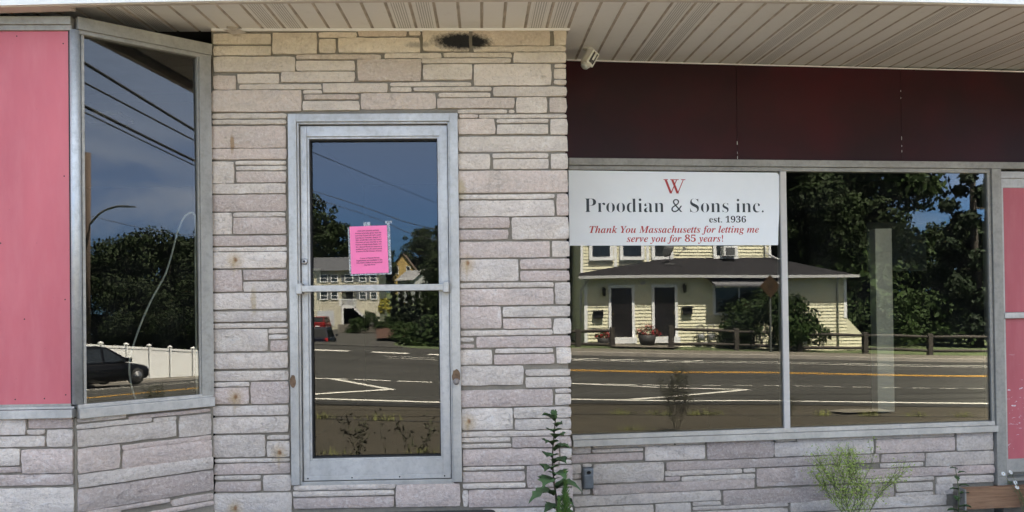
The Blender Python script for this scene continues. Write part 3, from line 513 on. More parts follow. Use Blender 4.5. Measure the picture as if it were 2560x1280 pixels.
pk = thing('wooden_plank', 'weathered brown wooden plank lying along the foot of the side door', 'plank', FW(3.3,.1,-.02))
m_, N_, L_, P_ = newmat('weathered_wood'); n1 = noise_node(N_, L_, 3, 6, .7, (1.2,1.2,16), dist=1.0); n2 = noise_node(N_, L_, 2.2, 4, .6)
c_ = mix(N_, L_, ramp(N_, L_, n1.outputs['Fac'], .3, .7), (.17,.085,.045), (.36,.21,.12)); c_ = mix(N_, L_, ramp(N_, L_, n2.outputs['Fac'], .48, .62, 0, .8), c_, (.24,.20,.17))
L_.new(c_, P_.inputs['Base Color']); P_.inputs['Roughness'].default_value = .85; bump(N_, L_, P_, n1.outputs['Fac'], .4, .004); WOOD = m_
b = MB(FW); b.hexa([(2.835,.06,-.018),(4.3,.06,-.03),(4.3,.12,-.03),(2.835,.12,-.018),(2.835,.06,.130),(4.3,.06,.126),(4.3,.12,.126),(2.835,.12,.130)]); b.build('board', WOOD, pk, bevel=.003)
b = MB(FW); b.box(2.822,2.834,.05,.13,-.02,.128); b.build('end_cleat', ALU_D, pk)

cb = MB(FB); cl = [(-.425,.985),(-.452,1.073),(-.462,1.184),(-.444,1.281),(-.39,1.434),(-.335,1.555),(-.267,1.679),(-.228,1.793),(-.198,1.908),(-.163,2.002),(-.128,2.043),(-.097,2.045),(-.088,1.983),(-.089,1.658),(-.088,1.196),(-.086,.985)]
def cr_spline(P, k=5):
    out = []
    for i in range(len(P)-1):
        p0, p1, p2_, p3 = P[max(i-1,0)], P[i], P[i+1], P[min(i+2, len(P)-1)]
        for j in range(k):
            t = j/k; out.append(tuple(.5*(2*b_+(c_-a_)*t+(2*a_-5*b_+4*c_-d_)*t*t+(3*b_-a_-3*c_+d_)*t**3) for a_, b_, c_, d_ in zip(p0, p1, p2_, p3)))
    return out+[tuple(P[-1])]
cb.tube([(u, -.024, z) for u, z in cr_spline(cl)], .0052, 8)
o = cb.build('cable', pm('white_cable', (.72,.75,.74), .4, var=.05)); tag(o, 'loop of white cable hanging behind the bay window glass', 'cable')

# ------------------------------------------------------------------ the street behind the camera (seen in the glass)
def sstep(a, b, x):
    t = min(1, max(0, (x-a)/(b-a))); return t*t*(3-2*t)
def G(x, y):
    z = .09-.042*min(max(x, -25), 60)-.0028*(max(y, -60)+10)
    wx = 1-sstep(-1, 6, x); s = sstep(19, 52, -y)
    z = z*(1-s*wx)+(-1.85)*s*wx
    z += 3.2*sstep(112, 135, -y)*wx+3.0*sstep(130, 190, -y)*wx
    z += .9*sstep(24, 50, -y)*sstep(4, 9, x)*(1-sstep(40, 60, x))*.5
    return z
def RL(c, x): return c+.0567*x+.0008*x*x*(1 if x > 0 else .2)
NEAR, DASH, YEL, FAR, CURB = -6.71, -9.57, -13.1, -17.18, -20.0
GRASS = pm('grass_turf', (.045,.07,.022), .95, var=.5, scale=1.5, col2=(.08,.10,.035), bmp=.4, bscale=60)
def asphalt(name, col, patch):
    m, N, L, P = newmat(name)
    n1 = noise_node(N, L, .35, 6, .65, (.5,1.6,1)); n2 = noise_node(N, L, 60, 4, .8); n3 = noise_node(N, L, 2.2, 5, .7)
    c = mix(N, L, ramp(N, L, n1.outputs['Fac'], .35, .7), tuple(v*.8 for v in col), tuple(v*1.2 for v in col))
    c = mix(N, L, ramp(N, L, n3.outputs['Fac'], .5, .75, 0, .4), c, patch); c = mix(N, L, ramp(N, L, n2.outputs['Fac'], .6, .8, 0, .5), c, tuple(v*1.9 for v in col))
    L.new(c, P.inputs['Base Color']); P.inputs['Roughness'].default_value = .95; P.inputs['Specular IOR Level'].default_value = .15; bump(N, L, P, n2.outputs['Fac'], .35, .01); return m
ASPH = asphalt('road_asphalt', (.042,.041,.037), (.032,.031,.029)); APRON = asphalt('old_asphalt', (.046,.040,.030), (.056,.048,.035)); SIDE = asphalt('side_asphalt', (.058,.056,.050), (.045,.044,.04))
CONC = pm('sidewalk_concrete', (.115,.102,.078), .9, var=.25, scale=1.2, bmp=.2)
def sheet(name, xs, ys_of, mat, dz=0., n=6, kind='structure'):
    """a ground sheet: for each x in xs, n+1 rows between the two y limits ys_of(x)"""
    b = MB(); vs = []
    for x in xs:
        y0, y1 = ys_of(x)
        for j in range(n+1):
            y = y0+(y1-y0)*j/n; vs.append((x, y, G(x, y)+dz))
    k = n+1; b.add(vs, [(i*k+j, (i+1)*k+j, (i+1)*k+j+1, i*k+j+1) for i in range(len(xs)-1) for j in range(n)])
    o = b.build(name, mat, fixn=False); tag(o, kind=kind); return o
fr_ = lambda a, b, s: [a+s*i for i in range(int((b-a)/s)+1)]
# ground: one sheet to the horizon
gx_ = sorted(set([-400,-300,-200,-150,-110,-80]+fr_(-60,80,2.0)+[90,110,150,200,300,400])); gy_ = sorted(set([-500,-400,-300,-260,-230]+fr_(-220,-60,5.0)+fr_(-60,0,1.5)+[2,10,30,80,200,400]))
b = MB(); vs = [(x, y, G(x, y)-.03) for x in gx_ for y in gy_]; k = len(gy_)
b.add(vs, [(i*k+j, (i+1)*k+j, (i+1)*k+j+1, i*k+j+1) for i in range(len(gx_)-1) for j in range(k-1)]); o = b.build('ground', GRASS, fixn=False); tag(o, kind='structure')
RX = fr_(-40, 90, 1.0)
sheet('road', RX, lambda x: (RL(CURB, x), RL(NEAR, x)+.55), ASPH, .0, 8)
sheet('forecourt', RX, lambda x: (RL(NEAR, x)+.56, 2.2), APRON, -.004, 6)
MARK = None
def mark_mat(name, col):
    m, N, L, P = newmat(name); n2 = noise_node(N, L, 9, 5, .75); n3 = noise_node(N, L, 70, 3, .8)
    c = mix(N, L, ramp(N, L, n2.outputs['Fac'], .56, .72, 0, .6), col, (.12,.115,.10)); c = mix(N, L, ramp(N, L, n3.outputs['Fac'], .62, .75, 0, .5), c, (.10,.10,.09))
    L.new(c, P.inputs['Base Color']); P.inputs['Roughness'].default_value = .8; return m
MW, MY = mark_mat('white_road_paint', (.55,.53,.47)), mark_mat('yellow_road_paint', (.52,.27,.03))
mk = MB()
def mline(c, xa, xb, wd, b, dz=.006, dash=None):
    x = xa
    while x < xb-1e-6:
        st = min(1., xb-x) if not dash else dash[0]
        x2 = min(x+st, xb)
        b.add([(q, RL(c, q)+s, G(q, RL(c, q)+s)+dz) for q, s in ((x,-wd/2),(x2,-wd/2),(x2,wd/2),(x,wd/2))], [(0,1,2,3)])
        x = x2+(dash[1] if dash else 0)
def mseg(p, q, wd, b, dz=.007):
    P, Q = Vector(p), Vector(q); t = (Q-P).normalized(); nn = Vector((-t.y, t.x))*wd/2
    b.add([(v.x, v.y, G(v.x, v.y)+dz) for v in (P-nn, Q-nn, Q+nn, P+nn)], [(0,1,2,3)])
mline(NEAR, -40, 80, .13, mk); mline(DASH, -40, 5.7, .10, mk, dash=(.62,.12)); mline(DASH, 5.7, 14.5, .055, mk, dash=(.4,.25)); mline(DASH, 14.5, 80, .11, mk, dash=(3.0, 6.0))
mline(FAR, 4.5, 80, .12, mk); mline(FAR-.75, 4.2, 80, .10, mk)
for x0 in (-6.1, -4.5, -2.95, -1.45, 0.05): mseg((x0, RL(FAR, x0)), (x0+.95, RL(FAR, x0+.95)), .42, mk)
mseg((-2.5, RL(FAR+1.4,-2.5)), (-1.2, RL(FAR+1.4,-1.2)), .07, mk); mseg((-2.3, RL(FAR+2.0,-2.3)), (-1.1, RL(FAR+2.0,-1.1)), .07, mk)
for ax_, ay_, bx_, by_, cx_, cy_ in ((-2.62,-9.66,-1.52,-8.33,-2.9,-7.0), (3.6,-9.4,6.75,-8.25,3.9,-6.62)):
    mseg((ax_, ay_), (bx_, by_), .13, mk); mseg((bx_+.1, by_+.02), (cx_, cy_), .13, mk)
for i in range(4): mseg((6.1+i*1.1, RL(FAR-.2, 6.1+i)), (7.2+i*1.1, RL(FAR-1.2, 7.2+i)), .12, mk)
o = mk.build('white_markings', MW, fixn=False); tag(o, kind='structure')
mk = MB(); mline(YEL, 3.0, 80, .12, mk); mline(YEL-.26, 3.0, 80, .12, mk); o = mk.build('yellow_markings', MY, fixn=False); tag(o, kind='structure')
mk = MB(); mline(NEAR+.30, -40, 80, .10, mk, .005); mline(NEAR+.50, -40, 80, .07, mk, .005); mline(NEAR+1.85, -40, 80, .035, mk, .004); o = mk.build('cable_shadow_crack_lines', pm('shadow_crack_dark', (.022,.021,.02), .7, var=.4), fixn=False); tag(o, kind='structure')  # two dark strips painted for overhead cable shadows, one for the forecourt crack
# kerb and far sidewalk
xs = [x for x in RX if x > .5]
b = MB()
for a, c in zip(xs, xs[1:]):
    def q(x, o_, z): y = RL(CURB, x)-o_; return (x, y, G(x, y)+z)
    b.hexa([q(a,.16,-.1),q(c,.16,-.1),q(c,0,-.1),q(a,0,-.1),q(a,.16,.12),q(c,.16,.12),q(c,0,.11),q(a,0,.11)])
o = b.build('kerb', pm('granite_kerb', (.24,.22,.19), .85, var=.3, scale=3), fixn=False); tag(o, kind='structure')
sheet('sidewalk', xs, lambda x: (RL(CURB, x)-2.6, RL(CURB, x)-.165), CONC, .115, 4)
# side street running down and away opposite the door
b = MB(); vs = []
YY = [RL(CURB,-2)+2.6-i*2.5 for i in range(38)]
for y in YY:
    t = (-17.4-y)/85.; xr = -1.3-1.6*sstep(0, .08, t)-8.0*t; xl = -11-12*t-3*(1-sstep(0,.06,t))*-1
    for j in range(9): x = xl+(xr-xl)*j/8; vs.append((x, min(y, RL(CURB, x)+.02) if y > -19.8 else y, G(x, y)+.012))
b.add(vs, [(i*9+j, i*9+j+1, (i+1)*9+j+1, (i+1)*9+j) for i in range(len(YY)-1) for j in range(8)]); o = b.build('side_street', SIDE, fixn=False); tag(o, kind='structure')
# doorstep, slab and walk
b = MB(); b.hexa([(-1.33,-.42,.1),(.12,-.42,.1),(.15,-.02,.1),(-1.36,-.02,.1),(-1.2,-.40,.262),(.02,-.40,.262),(.06,-.008,.286),(-1.24,-.008,.283)]); o = b.build('doorstep', pm('step_asphalt', (.035,.034,.033), .9, var=.4, scale=12, bmp=.6), bevel=.02); tag(o, kind='structure')
b = MB(); b.add([(x, y, G(x, y)+.03) for x, y in ((6.4,-4.6),(7.4,-4.8),(7.35,-5.1),(6.7,-5.05),(6.3,-4.85))], [(0,1,2,3,4)]); o = b.build('concrete_patch', CONC, fixn=False); tag(o, kind='structure')
# grass growing in the forecourt cracks
b = MB(); rr = random.Random(5)
def tuft(x, y, n, h):
    for _ in range(n):
        px, py = x+rr.gauss(0,.10), y+rr.gauss(0,.03); a = rr.random()*6.28; l = h*rr.uniform(.5,1.2); z = G(px, py); wd = .004
        b.add([(px-wd*math.sin(a),py+wd*math.cos(a),z),(px+wd*math.sin(a),py-wd*math.cos(a),z),(px+math.cos(a)*l*.6,py+math.sin(a)*l*.6,z+l)], [(0,1,2)])
for x in [-3.2,-1.9,-1.2,.3,3.0,3.55,4.05,4.3,6.0,6.7,7.4,8.2]: tuft(x, RL(NEAR+1.85, x), 70, .09)
for x in [-2.1,-1.4,-.6,2.6,5.2,7.0]: tuft(x, -3.0+rr.uniform(-.4,.3), 45, .07)
o = b.build('crack_grass', pm('dry_grass', (.14,.15,.04), .9, var=.4), fixn=False); tag(o, kind='stuff')

# ------------------------------------------------------------------ plants
LEAF_D = pm('dark_leaf', (.065,.125,.045), .6, var=.35, scale=30); LEAF_M = pm('mid_leaf', (.12,.22,.05), .6, var=.3, scale=30); LEAF_Y = pm('yellow_green_leaf', (.33,.42,.09), .65, var=.25, scale=30); STEM = pm('weed_stem', (.12,.14,.05), .7, var=.3, scale=20); STEM_R = pm('woody_stem', (.10,.07,.05), .8, var=.3, scale=20)
PETAL = pm('white_petal', (.80,.80,.78), .6, var=.05); SILH = pm('dull_weed', (.05,.055,.025), .8, var=.3, scale=30); BRANCH = pm('weed_branch', (.055,.045,.03), .85, var=.3)
def leaf(b, base, d, upv, L_, W_, teeth, droop, rr):
    """a toothed leaf blade bending down along its length"""
    d = Vector(d).normalized(); s = d.cross(Vector(upv)).normalized(); n = s.cross(d)
    P = Vector(base); k = 9; left, right, mid = [], [], []
    for i in range(k+1):
        t = i/k; wd = W_*(math.sin(math.pi*min(1, t*.92+.05))**.7)*(1 if not teeth else (1.15 if i % 2 else .68))*(.5 if t < .18 else 1)
        c = P+d*(L_*t)-Vector((0,0,1))*(droop*L_*t*t)
        mid.append(c-n*W_*.15); left.append(c+s*wd*.5+n*W_*.12*rr.random()); right.append(c-s*wd*.5+n*W_*.12*rr.random())
    vs = [tuple(p) for p in mid+left+right]; m = k+1
    b.add(vs, [(i, i+1, m+i+1, m+i) for i in range(k)]+[(i, 2*m+i, 2*m+i+1, i+1) for i in range(k)], 0, True)
def lettuce(loc, H, n, seed, label, L0=.19, W0_=.135):
    rr = random.Random(seed); t = thing('prickly_weed', label, 'weed', loc); x, y, z = loc
    st = MB(); pts = [(x+.012*math.sin(i*.9), y, z+H*i/8) for i in range(9)]; st.tube(pts, [.0075-.0005*i for i in range(9)], 7); st.build('stem', STEM_R, t)
    lb, rb = MB(), MB()
    for i in range(n):
        f = (i+1)/(n+.3); f = f**.9; h = z+H*f; a = (0 if i % 2 else math.pi)+rr.uniform(-1.2,1.2); l = L0*(1.1-.62*f)*rr.uniform(.45,1.3)
        d = (math.cos(a), -abs(math.sin(a))*.8-.15, .62+.5*f)
        base = (x+.012*math.sin(8*f*.9), y-.004, h)
        leaf(lb, base, d, (0,0,1), l, W0_*(1.15-.5*f), True, 1.0-.6*f, rr)
    for i in range(5): leaf(lb, (x+.004, y, z+H*.97), (rr.uniform(-.35,.35), -.25, 1), (0,1,0), .075, .026, True, .05, rr)
    lb.build('foliage', LEAF_D, t, fixn=False); return t
lettuce((.392,-.32,.16), .70, 19, 6, 'tall dark prickly weed with jagged leaves standing against the stone pillar')
def airy(loc, H, W_, n, seed, label, name='branching_weed', stemm=STEM, leafm=LEAF_Y, leafsz=.012, dens=5, lean=0., lv0=2):
    rr = random.Random(seed); t = thing(name, label, 'weed', loc); x, y, z = loc; st, lb = MB(), MB()
    def blade(p, sz):
        a = Vector((rr.gauss(0,1), rr.gauss(0,1), rr.gauss(.5,.8))).normalized(); s = a.orthogonal().normalized()*sz*.24; q = Vector(p)
        lb.add([tuple(q), tuple(q+a*sz*.5+s), tuple(q+a*sz), tuple(q+a*sz*.5-s)], [(0,1,2,3)])
    def twig(p, d, l, r, lv):
        k = 5; pts = [p]; dd = Vector(d)
        for i in range(k):
            dd = (dd+Vector((rr.gauss(0,.08), rr.gauss(0,.08), .07))).normalized(); pts.append(tuple(Vector(pts[-1])+dd*l/k))
        st.tube(pts, [r*(1-.5*i/k) for i in range(k+1)], 4, cap=False)
        for i in range(1, k+1):
            for _ in range(dens if lv == 0 else 2 if lv == 1 else 1): blade(Vector(pts[i])+Vector((rr.gauss(0,.012), rr.gauss(0,.012), rr.gauss(0,.012)))*(2 if lv == 0 else .6), leafsz*rr.uniform(.6,1.5))
        if lv > 0:
            for i in range(1, k+1):
                for sgn in ((1,) if i < k else (1,-1,1)):
                    a = rr.random()*6.28; e = (dd+Vector((math.cos(a), math.sin(a)*.7, rr.uniform(.0,.5)))*.75).normalized(); twig(pts[i], e, l*rr.uniform(.45,.68), r*.6, lv-1)
    for i in range(n):
        a = rr.uniform(-1, 1); twig((x+rr.gauss(0,.012), y+rr.gauss(0,.01), z), Vector((a*W_+lean, rr.gauss(0,.12), 1)).normalized(), H*rr.uniform(.5,.62) if lv0 == 2 else H*rr.uniform(.75,1), .0032, lv0)
    st.build('stem', stemm, t, fixn=False); lb.build('foliage', leafm, t, fixn=False); return t
airy(FW(1.875,.33,-.05), .53, .85, 7, 23, 'airy yellow green branching weed in front of the low stone wall under the window', leafsz=.014, dens=2)
def spire(loc, H, seed, label, n=150, wid=.045, m=LEAF_M):
    rr = random.Random(seed); t = thing('leafy_weed', label, 'weed', loc); x, y, z = loc; st, lb = MB(), MB()
    st.tube([(x, y, z), (x+.006, y, z+H*.5), (x, y, z+H)], [.005,.004,.002], 6)
    for i in range(n):
        f = i/n; a = i*2.4; l = wid*(1.25-f)*rr.uniform(.8,1.3)+.008; d = Vector((math.cos(a), math.sin(a), .9+f)).normalized(); p = Vector((x, y, z+H*(.05+.95*f))); s = Vector((-math.sin(a), math.cos(a), 0))*l*.10
        lb.add([tuple(p-s), tuple(p+d*l*.6-s*1.2), tuple(p+d*l-Vector((0,0,.2*l))), tuple(p+d*l*.6+s*1.2)], [(0,1,2,3)])
    st.build('stem', STEM, t); lb.build('foliage', m, t, fixn=False); return t
spire((.445,-.38,.15), .42, 8, 'bright green spiky young weed at the foot of the pillar beside the prickly weed', 230, .06)
spire((.405,-.42,.13), .30, 9, 'short pale green spiky weed tucked in front of the prickly weed', 160, .06)
def broad(loc, H, n, seed, label):
    rr = random.Random(seed); t = thing('broadleaf_weed', label, 'weed', loc); x, y, z = loc; st, lb = MB(), MB()
    st.tube([(x, y, z), (x+.01, y, z+H*.5), (x-.015, y, z+H)], [.004,.0035,.002], 6)
    for i in range(n):
        f = (i+1)/n; a = i*2.5+.4; leaf(lb, (x+.01*math.sin(f*3), y, z+H*f*.97), (math.cos(a), math.sin(a)*.6-.2, .45), (0,0,1), .085*(1.15-.45*f), .045*(1.2-.5*f), True, .35, rr)
    st.build('stem', STEM, t); lb.build('foliage', LEAF_D, t, fixn=False); return t
broad(FW(2.775,.12,-.08), .37, 12, 31, 'small dark broadleaf weed at the left end of the wooden plank')
def daisy(loc, H, n, seed, label):
    rr = random.Random(seed); t = thing('flowering_weed', label, 'weed', loc); x, y, z = loc; st, lb, fl, ce = MB(), MB(), MB(), MB()
    for i in range(n):
        tip = Vector((x+rr.uniform(-.16,.26), y+rr.uniform(-.06,.06), z+H*rr.uniform(.55,1))); mid = Vector((x+(tip.x-x)*.35, y, z+(tip.z-z)*.55))
        st.tube([(x, y, z), tuple(mid), tuple(tip)], [.003,.002,.0012], 4, cap=False)
        for k in range(4):
            p = mid.lerp(tip, rr.random()); leaf(lb, tuple(p), (rr.gauss(0,1), rr.gauss(0,.5), .3), (0,0,1), .04, .008, False, .4, rr)
        nn = Vector((rr.gauss(0,.3), -1, rr.uniform(.1,.9))).normalized(); u = nn.orthogonal().normalized(); v = nn.cross(u)
        for k in range(14):
            a = k*6.283/14; e = u*math.cos(a)+v*math.sin(a); s = (u*-math.sin(a)+v*math.cos(a))*.002; fl.add([tuple(tip+e*.003-s), tuple(tip+e*.0155-s), tuple(tip+e*.0155+s), tuple(tip+e*.003+s)], [(0,1,2,3)])
        ce.add([tuple(tip+(u*math.cos(k)+v*math.sin(k))*.0038+nn*.001) for k in (0,1.05,2.1,3.14,4.19,5.24)], [(0,1,2,3,4,5)])
    st.build('stem', STEM, t); lb.build('foliage', LEAF_D, t, fixn=False); fl.build('petals', PETAL, t, fixn=False); ce.build('flower_centre', pm('flower_yellow', (.6,.42,.05), .7), t, fixn=False); return t
daisy(FW(3.27,.17,-.12), .41, 15, 41, 'white daisy like wildflowers growing in front of the plank by the pink side door')
# the weeds out on the forecourt, seen only in the glass
airy((3.05,-3.0,G(3.05,-3.0)), .72, .42, 5, 51, 'dark bushy dry weed on the forecourt, reflected in the left pane of the large window', 'forecourt_weed', BRANCH, SILH, .015, 2)
airy((4.55,-3.1,G(4.55,-3.1)), .42, .3, 2, 52, 'thin dark weed on the forecourt, reflected beside the window mullion', 'forecourt_weed', BRANCH, SILH, .012, 1)
airy((-.9,-2.55,G(-.9,-2.55)), .44, .12, 2, 53, 'upright thin dark weed on the forecourt, reflected at the foot of the door glass', 'forecourt_weed', BRANCH, SILH, .04, 2, lv0=0)
airy((-.62,-2.5,G(-.62,-2.5)), .30, .7, 2, 54, 'low spreading dark weed on the forecourt, reflected at the lower right of the door', 'forecourt_weed', BRANCH, SILH, .035, 2, lv0=1)
airy((-1.12,-2.5,G(-1.12,-2.5)), .26, .5, 2, 55, 'small two stemmed dark weed on the forecourt, reflected at the lower middle of the door', 'forecourt_weed', BRANCH, SILH, .035, 2, lv0=1)

# ------------------------------------------------------------------ trees and shrubs
def leafmat(name, c, c2):
    m, N, L, P = newmat(name); n1 = noise_node(N, L, .55, 3, .6); n2 = noise_node(N, L, 5, 2, .5)
    k = mix(N, L, ramp(N, L, n1.outputs['Fac'], .35, .65), c, c2); k = mix(N, L, ramp(N, L, n2.outputs['Fac'], .4, .7, 0, .45), k, tuple(v*1.5 for v in c2))
    L.new(k, P.inputs['Base Color']); P.inputs['Roughness'].default_value = .7; P.inputs['Specular IOR Level'].default_value = .15; return m
FOL1 = leafmat('oak_leaves', (.008,.013,.004), (.016,.027,.007)); FOL2 = leafmat('maple_leaves', (.009,.017,.005), (.022,.038,.009)); FOLC = leafmat('conifer_needles', (.007,.012,.006), (.012,.020,.008)); FOLB = leafmat('shrub_leaves', (.012,.022,.006), (.024,.042,.010)); FOLY = leafmat('golden_shrub_leaves', (.22,.20,.03), (.34,.30,.05))
BARK = pm('bark', (.045,.037,.03), .95, var=.35, scale=6, stretch=(1,1,.3))
def cloud(blobs, n, sz, seed):
    """leaf sized faces spread through the blobs (centre, radius) of a crown"""
    g = np.random.default_rng(seed); B = np.array([(*c, r) for c, r in blobs]); wts = B[:,3]**2; idx = g.choice(len(B), n, p=wts/wts.sum())
    d = g.normal(size=(n,3)); d /= np.linalg.norm(d, axis=1)[:,None]; rad = B[idx,3]*g.uniform(.35,1.08,n)**.6; P = B[idx,:3]+d*rad[:,None]*np.array([1,1,.8])
    a = d+g.normal(size=(n,3))*.7; a /= np.linalg.norm(a, axis=1)[:,None]; u = np.cross(a, g.normal(size=(n,3))); u /= np.linalg.norm(u, axis=1)[:,None]; v = np.cross(a, u); s = (sz*g.uniform(.6,1.4,n))[:,None]
    V = np.stack([P-u*s*.5, P-v*s*.3+u*s*.05, P+u*s*.5-np.array([0,0,1])*s*.12, P+v*s*.3+u*s*.05], 1).reshape(-1,3)
    return V.tolist(), [(4*i,4*i+1,4*i+2,4*i+3) for i in range(n)]
def tree(name, label, loc, H, Rr, seed, n=6500, sz=.34, fol=FOL1, kind='round', group=None, cat='tree', trunk=True):
    rr = random.Random(seed); t = thing(name, label, cat, loc, local=True, group=group); tb, cb = MB(), MB(); blobs = []
    if trunk:
        top = H*(.55 if kind == 'round' else .95); k = 6; pts = [(rr.gauss(0,.06)*i, rr.gauss(0,.06)*i, top*i/k) for i in range(k+1)]
        r0 = .022*H; tb.tube(pts, [r0*(1.25 if i == 0 else 1-.75*i/k) for i in range(k+1)], 8)
    if kind == 'round':
        for i in range(26):
            a = rr.random()*6.283; f = rr.random(); z = H*(.24+.70*f); ring = Rr*math.sin(math.pi*min(1,(.12+.80*f)))**.75*rr.uniform(.35,1.0); c = (math.cos(a)*ring, math.sin(a)*ring, z); br = Rr*rr.uniform(.20,.42)
            blobs.append((c, br))
            if trunk and i % 2 == 0:
                p = Vector((0,0,min(z*.75, top*.92))); tb.tube([tuple(p), tuple(p.lerp(Vector(c), .5)+Vector((0,0,.25))), c], [r0*.38, r0*.24, r0*.08], 5, cap=False)
        blobs.append(((0,0,H*.9), Rr*.34))
        for i in range(20): a = rr.random()*6.283; f = rr.random(); blobs.append(((math.cos(a)*Rr*rr.uniform(.65,.95)*math.sin(math.pi*(.15+.75*f)), math.sin(a)*Rr*rr.uniform(.65,.95)*math.sin(math.pi*(.15+.75*f)), H*(.25+.72*f)), Rr*rr.uniform(.10,.19)))
    elif kind == 'cone':
        for i in range(46):
            f = i/46; z = H*(.08+.92*f); ring = Rr*(1-f)**.85*rr.uniform(.45,1.05); a = i*2.4; c = (math.cos(a)*ring, math.sin(a)*ring, z-.12*ring); blobs.append((c, max(.14, Rr*(1-f)*.34+.1)))
            if trunk and i % 2 == 0: tb.tube([(0,0,z), c], [.05,.015], 4, cap=False)
    elif kind == 'column':
        for i in range(22): f = i/22; a = i*2.4; blobs.append(((math.cos(a)*Rr*.45*(1-.8*f*f), math.sin(a)*Rr*.45*(1-.8*f*f), H*(.05+.9*f)), Rr*(.62-.42*f*f)))
    else:
        for i in range(60):
            a = rr.random()*6.283; f = rr.random(); q = math.sqrt(1-f*f*.85); g_ = rr.uniform(.35,1)**.5; blobs.append(((math.cos(a)*Rr*.74*q*g_, math.sin(a)*Rr*.74*q*g_, H*(.12+.68*f)), Rr*rr.uniform(.2,.3)))
        for i in range(16):
            a = rr.random()*6.283; f = rr.random(); q = math.sqrt(1-f*f*.8); blobs.append(((math.cos(a)*Rr*.86*q, math.sin(a)*Rr*.86*q, H*(.08+.78*f)), Rr*rr.uniform(.10,.18)))
    if trunk: tb.build('trunk', BARK, t, fixn=False)
    V, Fc = cloud(blobs, n, sz, seed); cb.add(V, Fc); cb.build('crown', fol, t, fixn=False); return t
GT = 'trees across the street'
# big trees behind the cream sided house and the rail fence (right-hand window)
T = {}
T['a'] = tree('leafy_tree', 'broad dark green tree rising right behind the roof of the house with two black doors', (25.5,-39,G(25.5,-39)), 14.5, 5.6, 101, 19000, .37, FOL1, group=GT)
T['b'] = tree('leafy_tree', 'tall maple behind the rail fence, left of the gap of sky in the large window', (30.2,-38,G(30.2,-38)), 15.0, 4.6, 102, 18000, .35, FOL2, group=GT)
tree('pine_tree', 'dark conifer at the right edge of the large window reflection', (33.0,-31.6,G(33.0,-31.6)), 13.2, 2.6, 103, 12000, .30, FOLC, 'cone', GT)
for k, (x, y, rz, s, lb) in enumerate([(21.5,-43,1.2,1.15,'dark tree farthest back over the roof of the house with two black doors'), (29.0,-46,2.4,1.0,'dark tree in the second row behind the bright leaved maple'), (36.5,-36,3.9,.50,'low dark tree between the maple and the conifer, under the gap of sky'), (16,-46,.6,1.1,'dark tree mostly hidden behind the upper storey of the cream yellow house'), (39,-41,5.0,.52,'rounded dark tree beyond the conifer'), (24.5,-50,2.2,.95,'far dark tree in the gap beyond the right end of the house'), (27,-36,4.1,.7,'shorter dark tree close behind the rail fence beside the house'), (33,-43,1.0,.58,'far dark tree behind the gap between maple and conifer'), (43,-38,1.0,.62,'far right dark tree past the conifer')]):
    dup(T['a' if k % 2 == 0 else 'b'], (x, y, G(x, y)), rz, lb, GT, (s, s, s))
U_ = tree('undergrowth_shrub', 'wide leafy shrub in the shade at the foot of the maple behind the rail fence', (27.6,-31.5,G(27.6,-31.5)), 2.8, 2.2, 111, 3200, .22, FOLB, 'bush', 'shrubs behind the rail fence', 'shrub', False)
for x, y, s, lb in [(31.0,-32.5,1.2,'taller shrub behind the rail fence near the right edge of the large window'), (24.6,-32.5,1.0,'shrub close beside the right end wall of the house with two black doors'), (34.5,-29.8,1.0,'shrub at the foot of the conifer'), (27.0,-36.5,2.3,'tall shrub filling the gap beside the end wall of the cream yellow house'), (30.4,-36.5,2.0,'tall dark shrub under the maple')]:
    dup(U_, (x, y, G(x, y)), x, lb, None, (s, s, s))
tree('round_bush', 'big round dark green bush hiding the right side of the house with two black doors', (17.8,-26.3,G(17.8,-26.3)-.1), 2.8, 2.6, 120, 15000, .15, FOLB, 'bush', None, 'bush', False)
# trees behind the white fence (bay window)
T['c'] = tree('leafy_tree', 'wide dark tree behind the white fence, at the left of the bay window reflection', (50.4,-31.2,G(50.4,-31.2)), 9.6, 4.2, 131, 16000, .25, FOL1, group=GT)
for x, y, rz, s, lb in [(50.2,-28.2,1.9,1.03,'tallest dark tree in the middle behind the white fence'), (50.8,-25.4,3.3,1.0,'dark tree at the right behind the white fence'), (56,-36,.7,1.05,'dark tree farther back behind the left end of the white fence'), (47.5,-22.0,4.4,.9,'dark tree over the near end of the white fence'), (62,-30,5.2,1.3,'tall tree far behind the white fence'),(44,-26.5,2.2,.62,'low dark tree close behind the middle of the white fence'),(40.5,-20.5,2.9,.6,'low dark tree close behind the near end of the white fence')]:
    dup(T['c'], (x, y, G(x, y)), rz, lb, GT, (s, s, s))
# trees up the side street (door glass)
T['d'] = tree('leafy_tree', 'tallest tree on the hill, at the left edge of the door glass', (-28.5,-137,G(-28.5,-137)), 19, 7, 141, 11000, .6, FOL1, group='trees on the hill')
for x, y, rz, s, lb in [(-23.5,-140,1.3,.74,'second tree from the left on the hill, stepping down from the tallest'), (-20.5,-150,2.0,.62,'low rounded tree on the hill behind the pink notice'), (-19.0,-152,.4,.60,'separate round topped tree on the hill just right of the notice'), (-14,-190,2.8,.78,'far tree on the ridge above the tan house'), (-9,-186,4.1,.80,'far tree on the ridge right of the tan house'), (-4,-180,5.5,.76,'far tree on the ridge at the right edge of the door glass'), (-33,-135,3.0,.9,'hill tree beyond the left edge of the door glass'), (-24,-172,.9,.72,'far tree on the ridge between the tallest tree and the notice')]:
    dup(T['d'], (x, y, G(x, y)), rz, lb, 'trees on the hill', (s, s, s))
for x, y, s, lb in [(-3.3,-78,.58,'dark tree on the right bank of the side street'), (-1.9,-70,.66,'dark tree at the right edge of the door glass beside the street')]:
    dup(T['c'], (x, y, G(x, y)), x, lb, 'trees on the bank', (s*1.25, s*1.25, s*1.4))
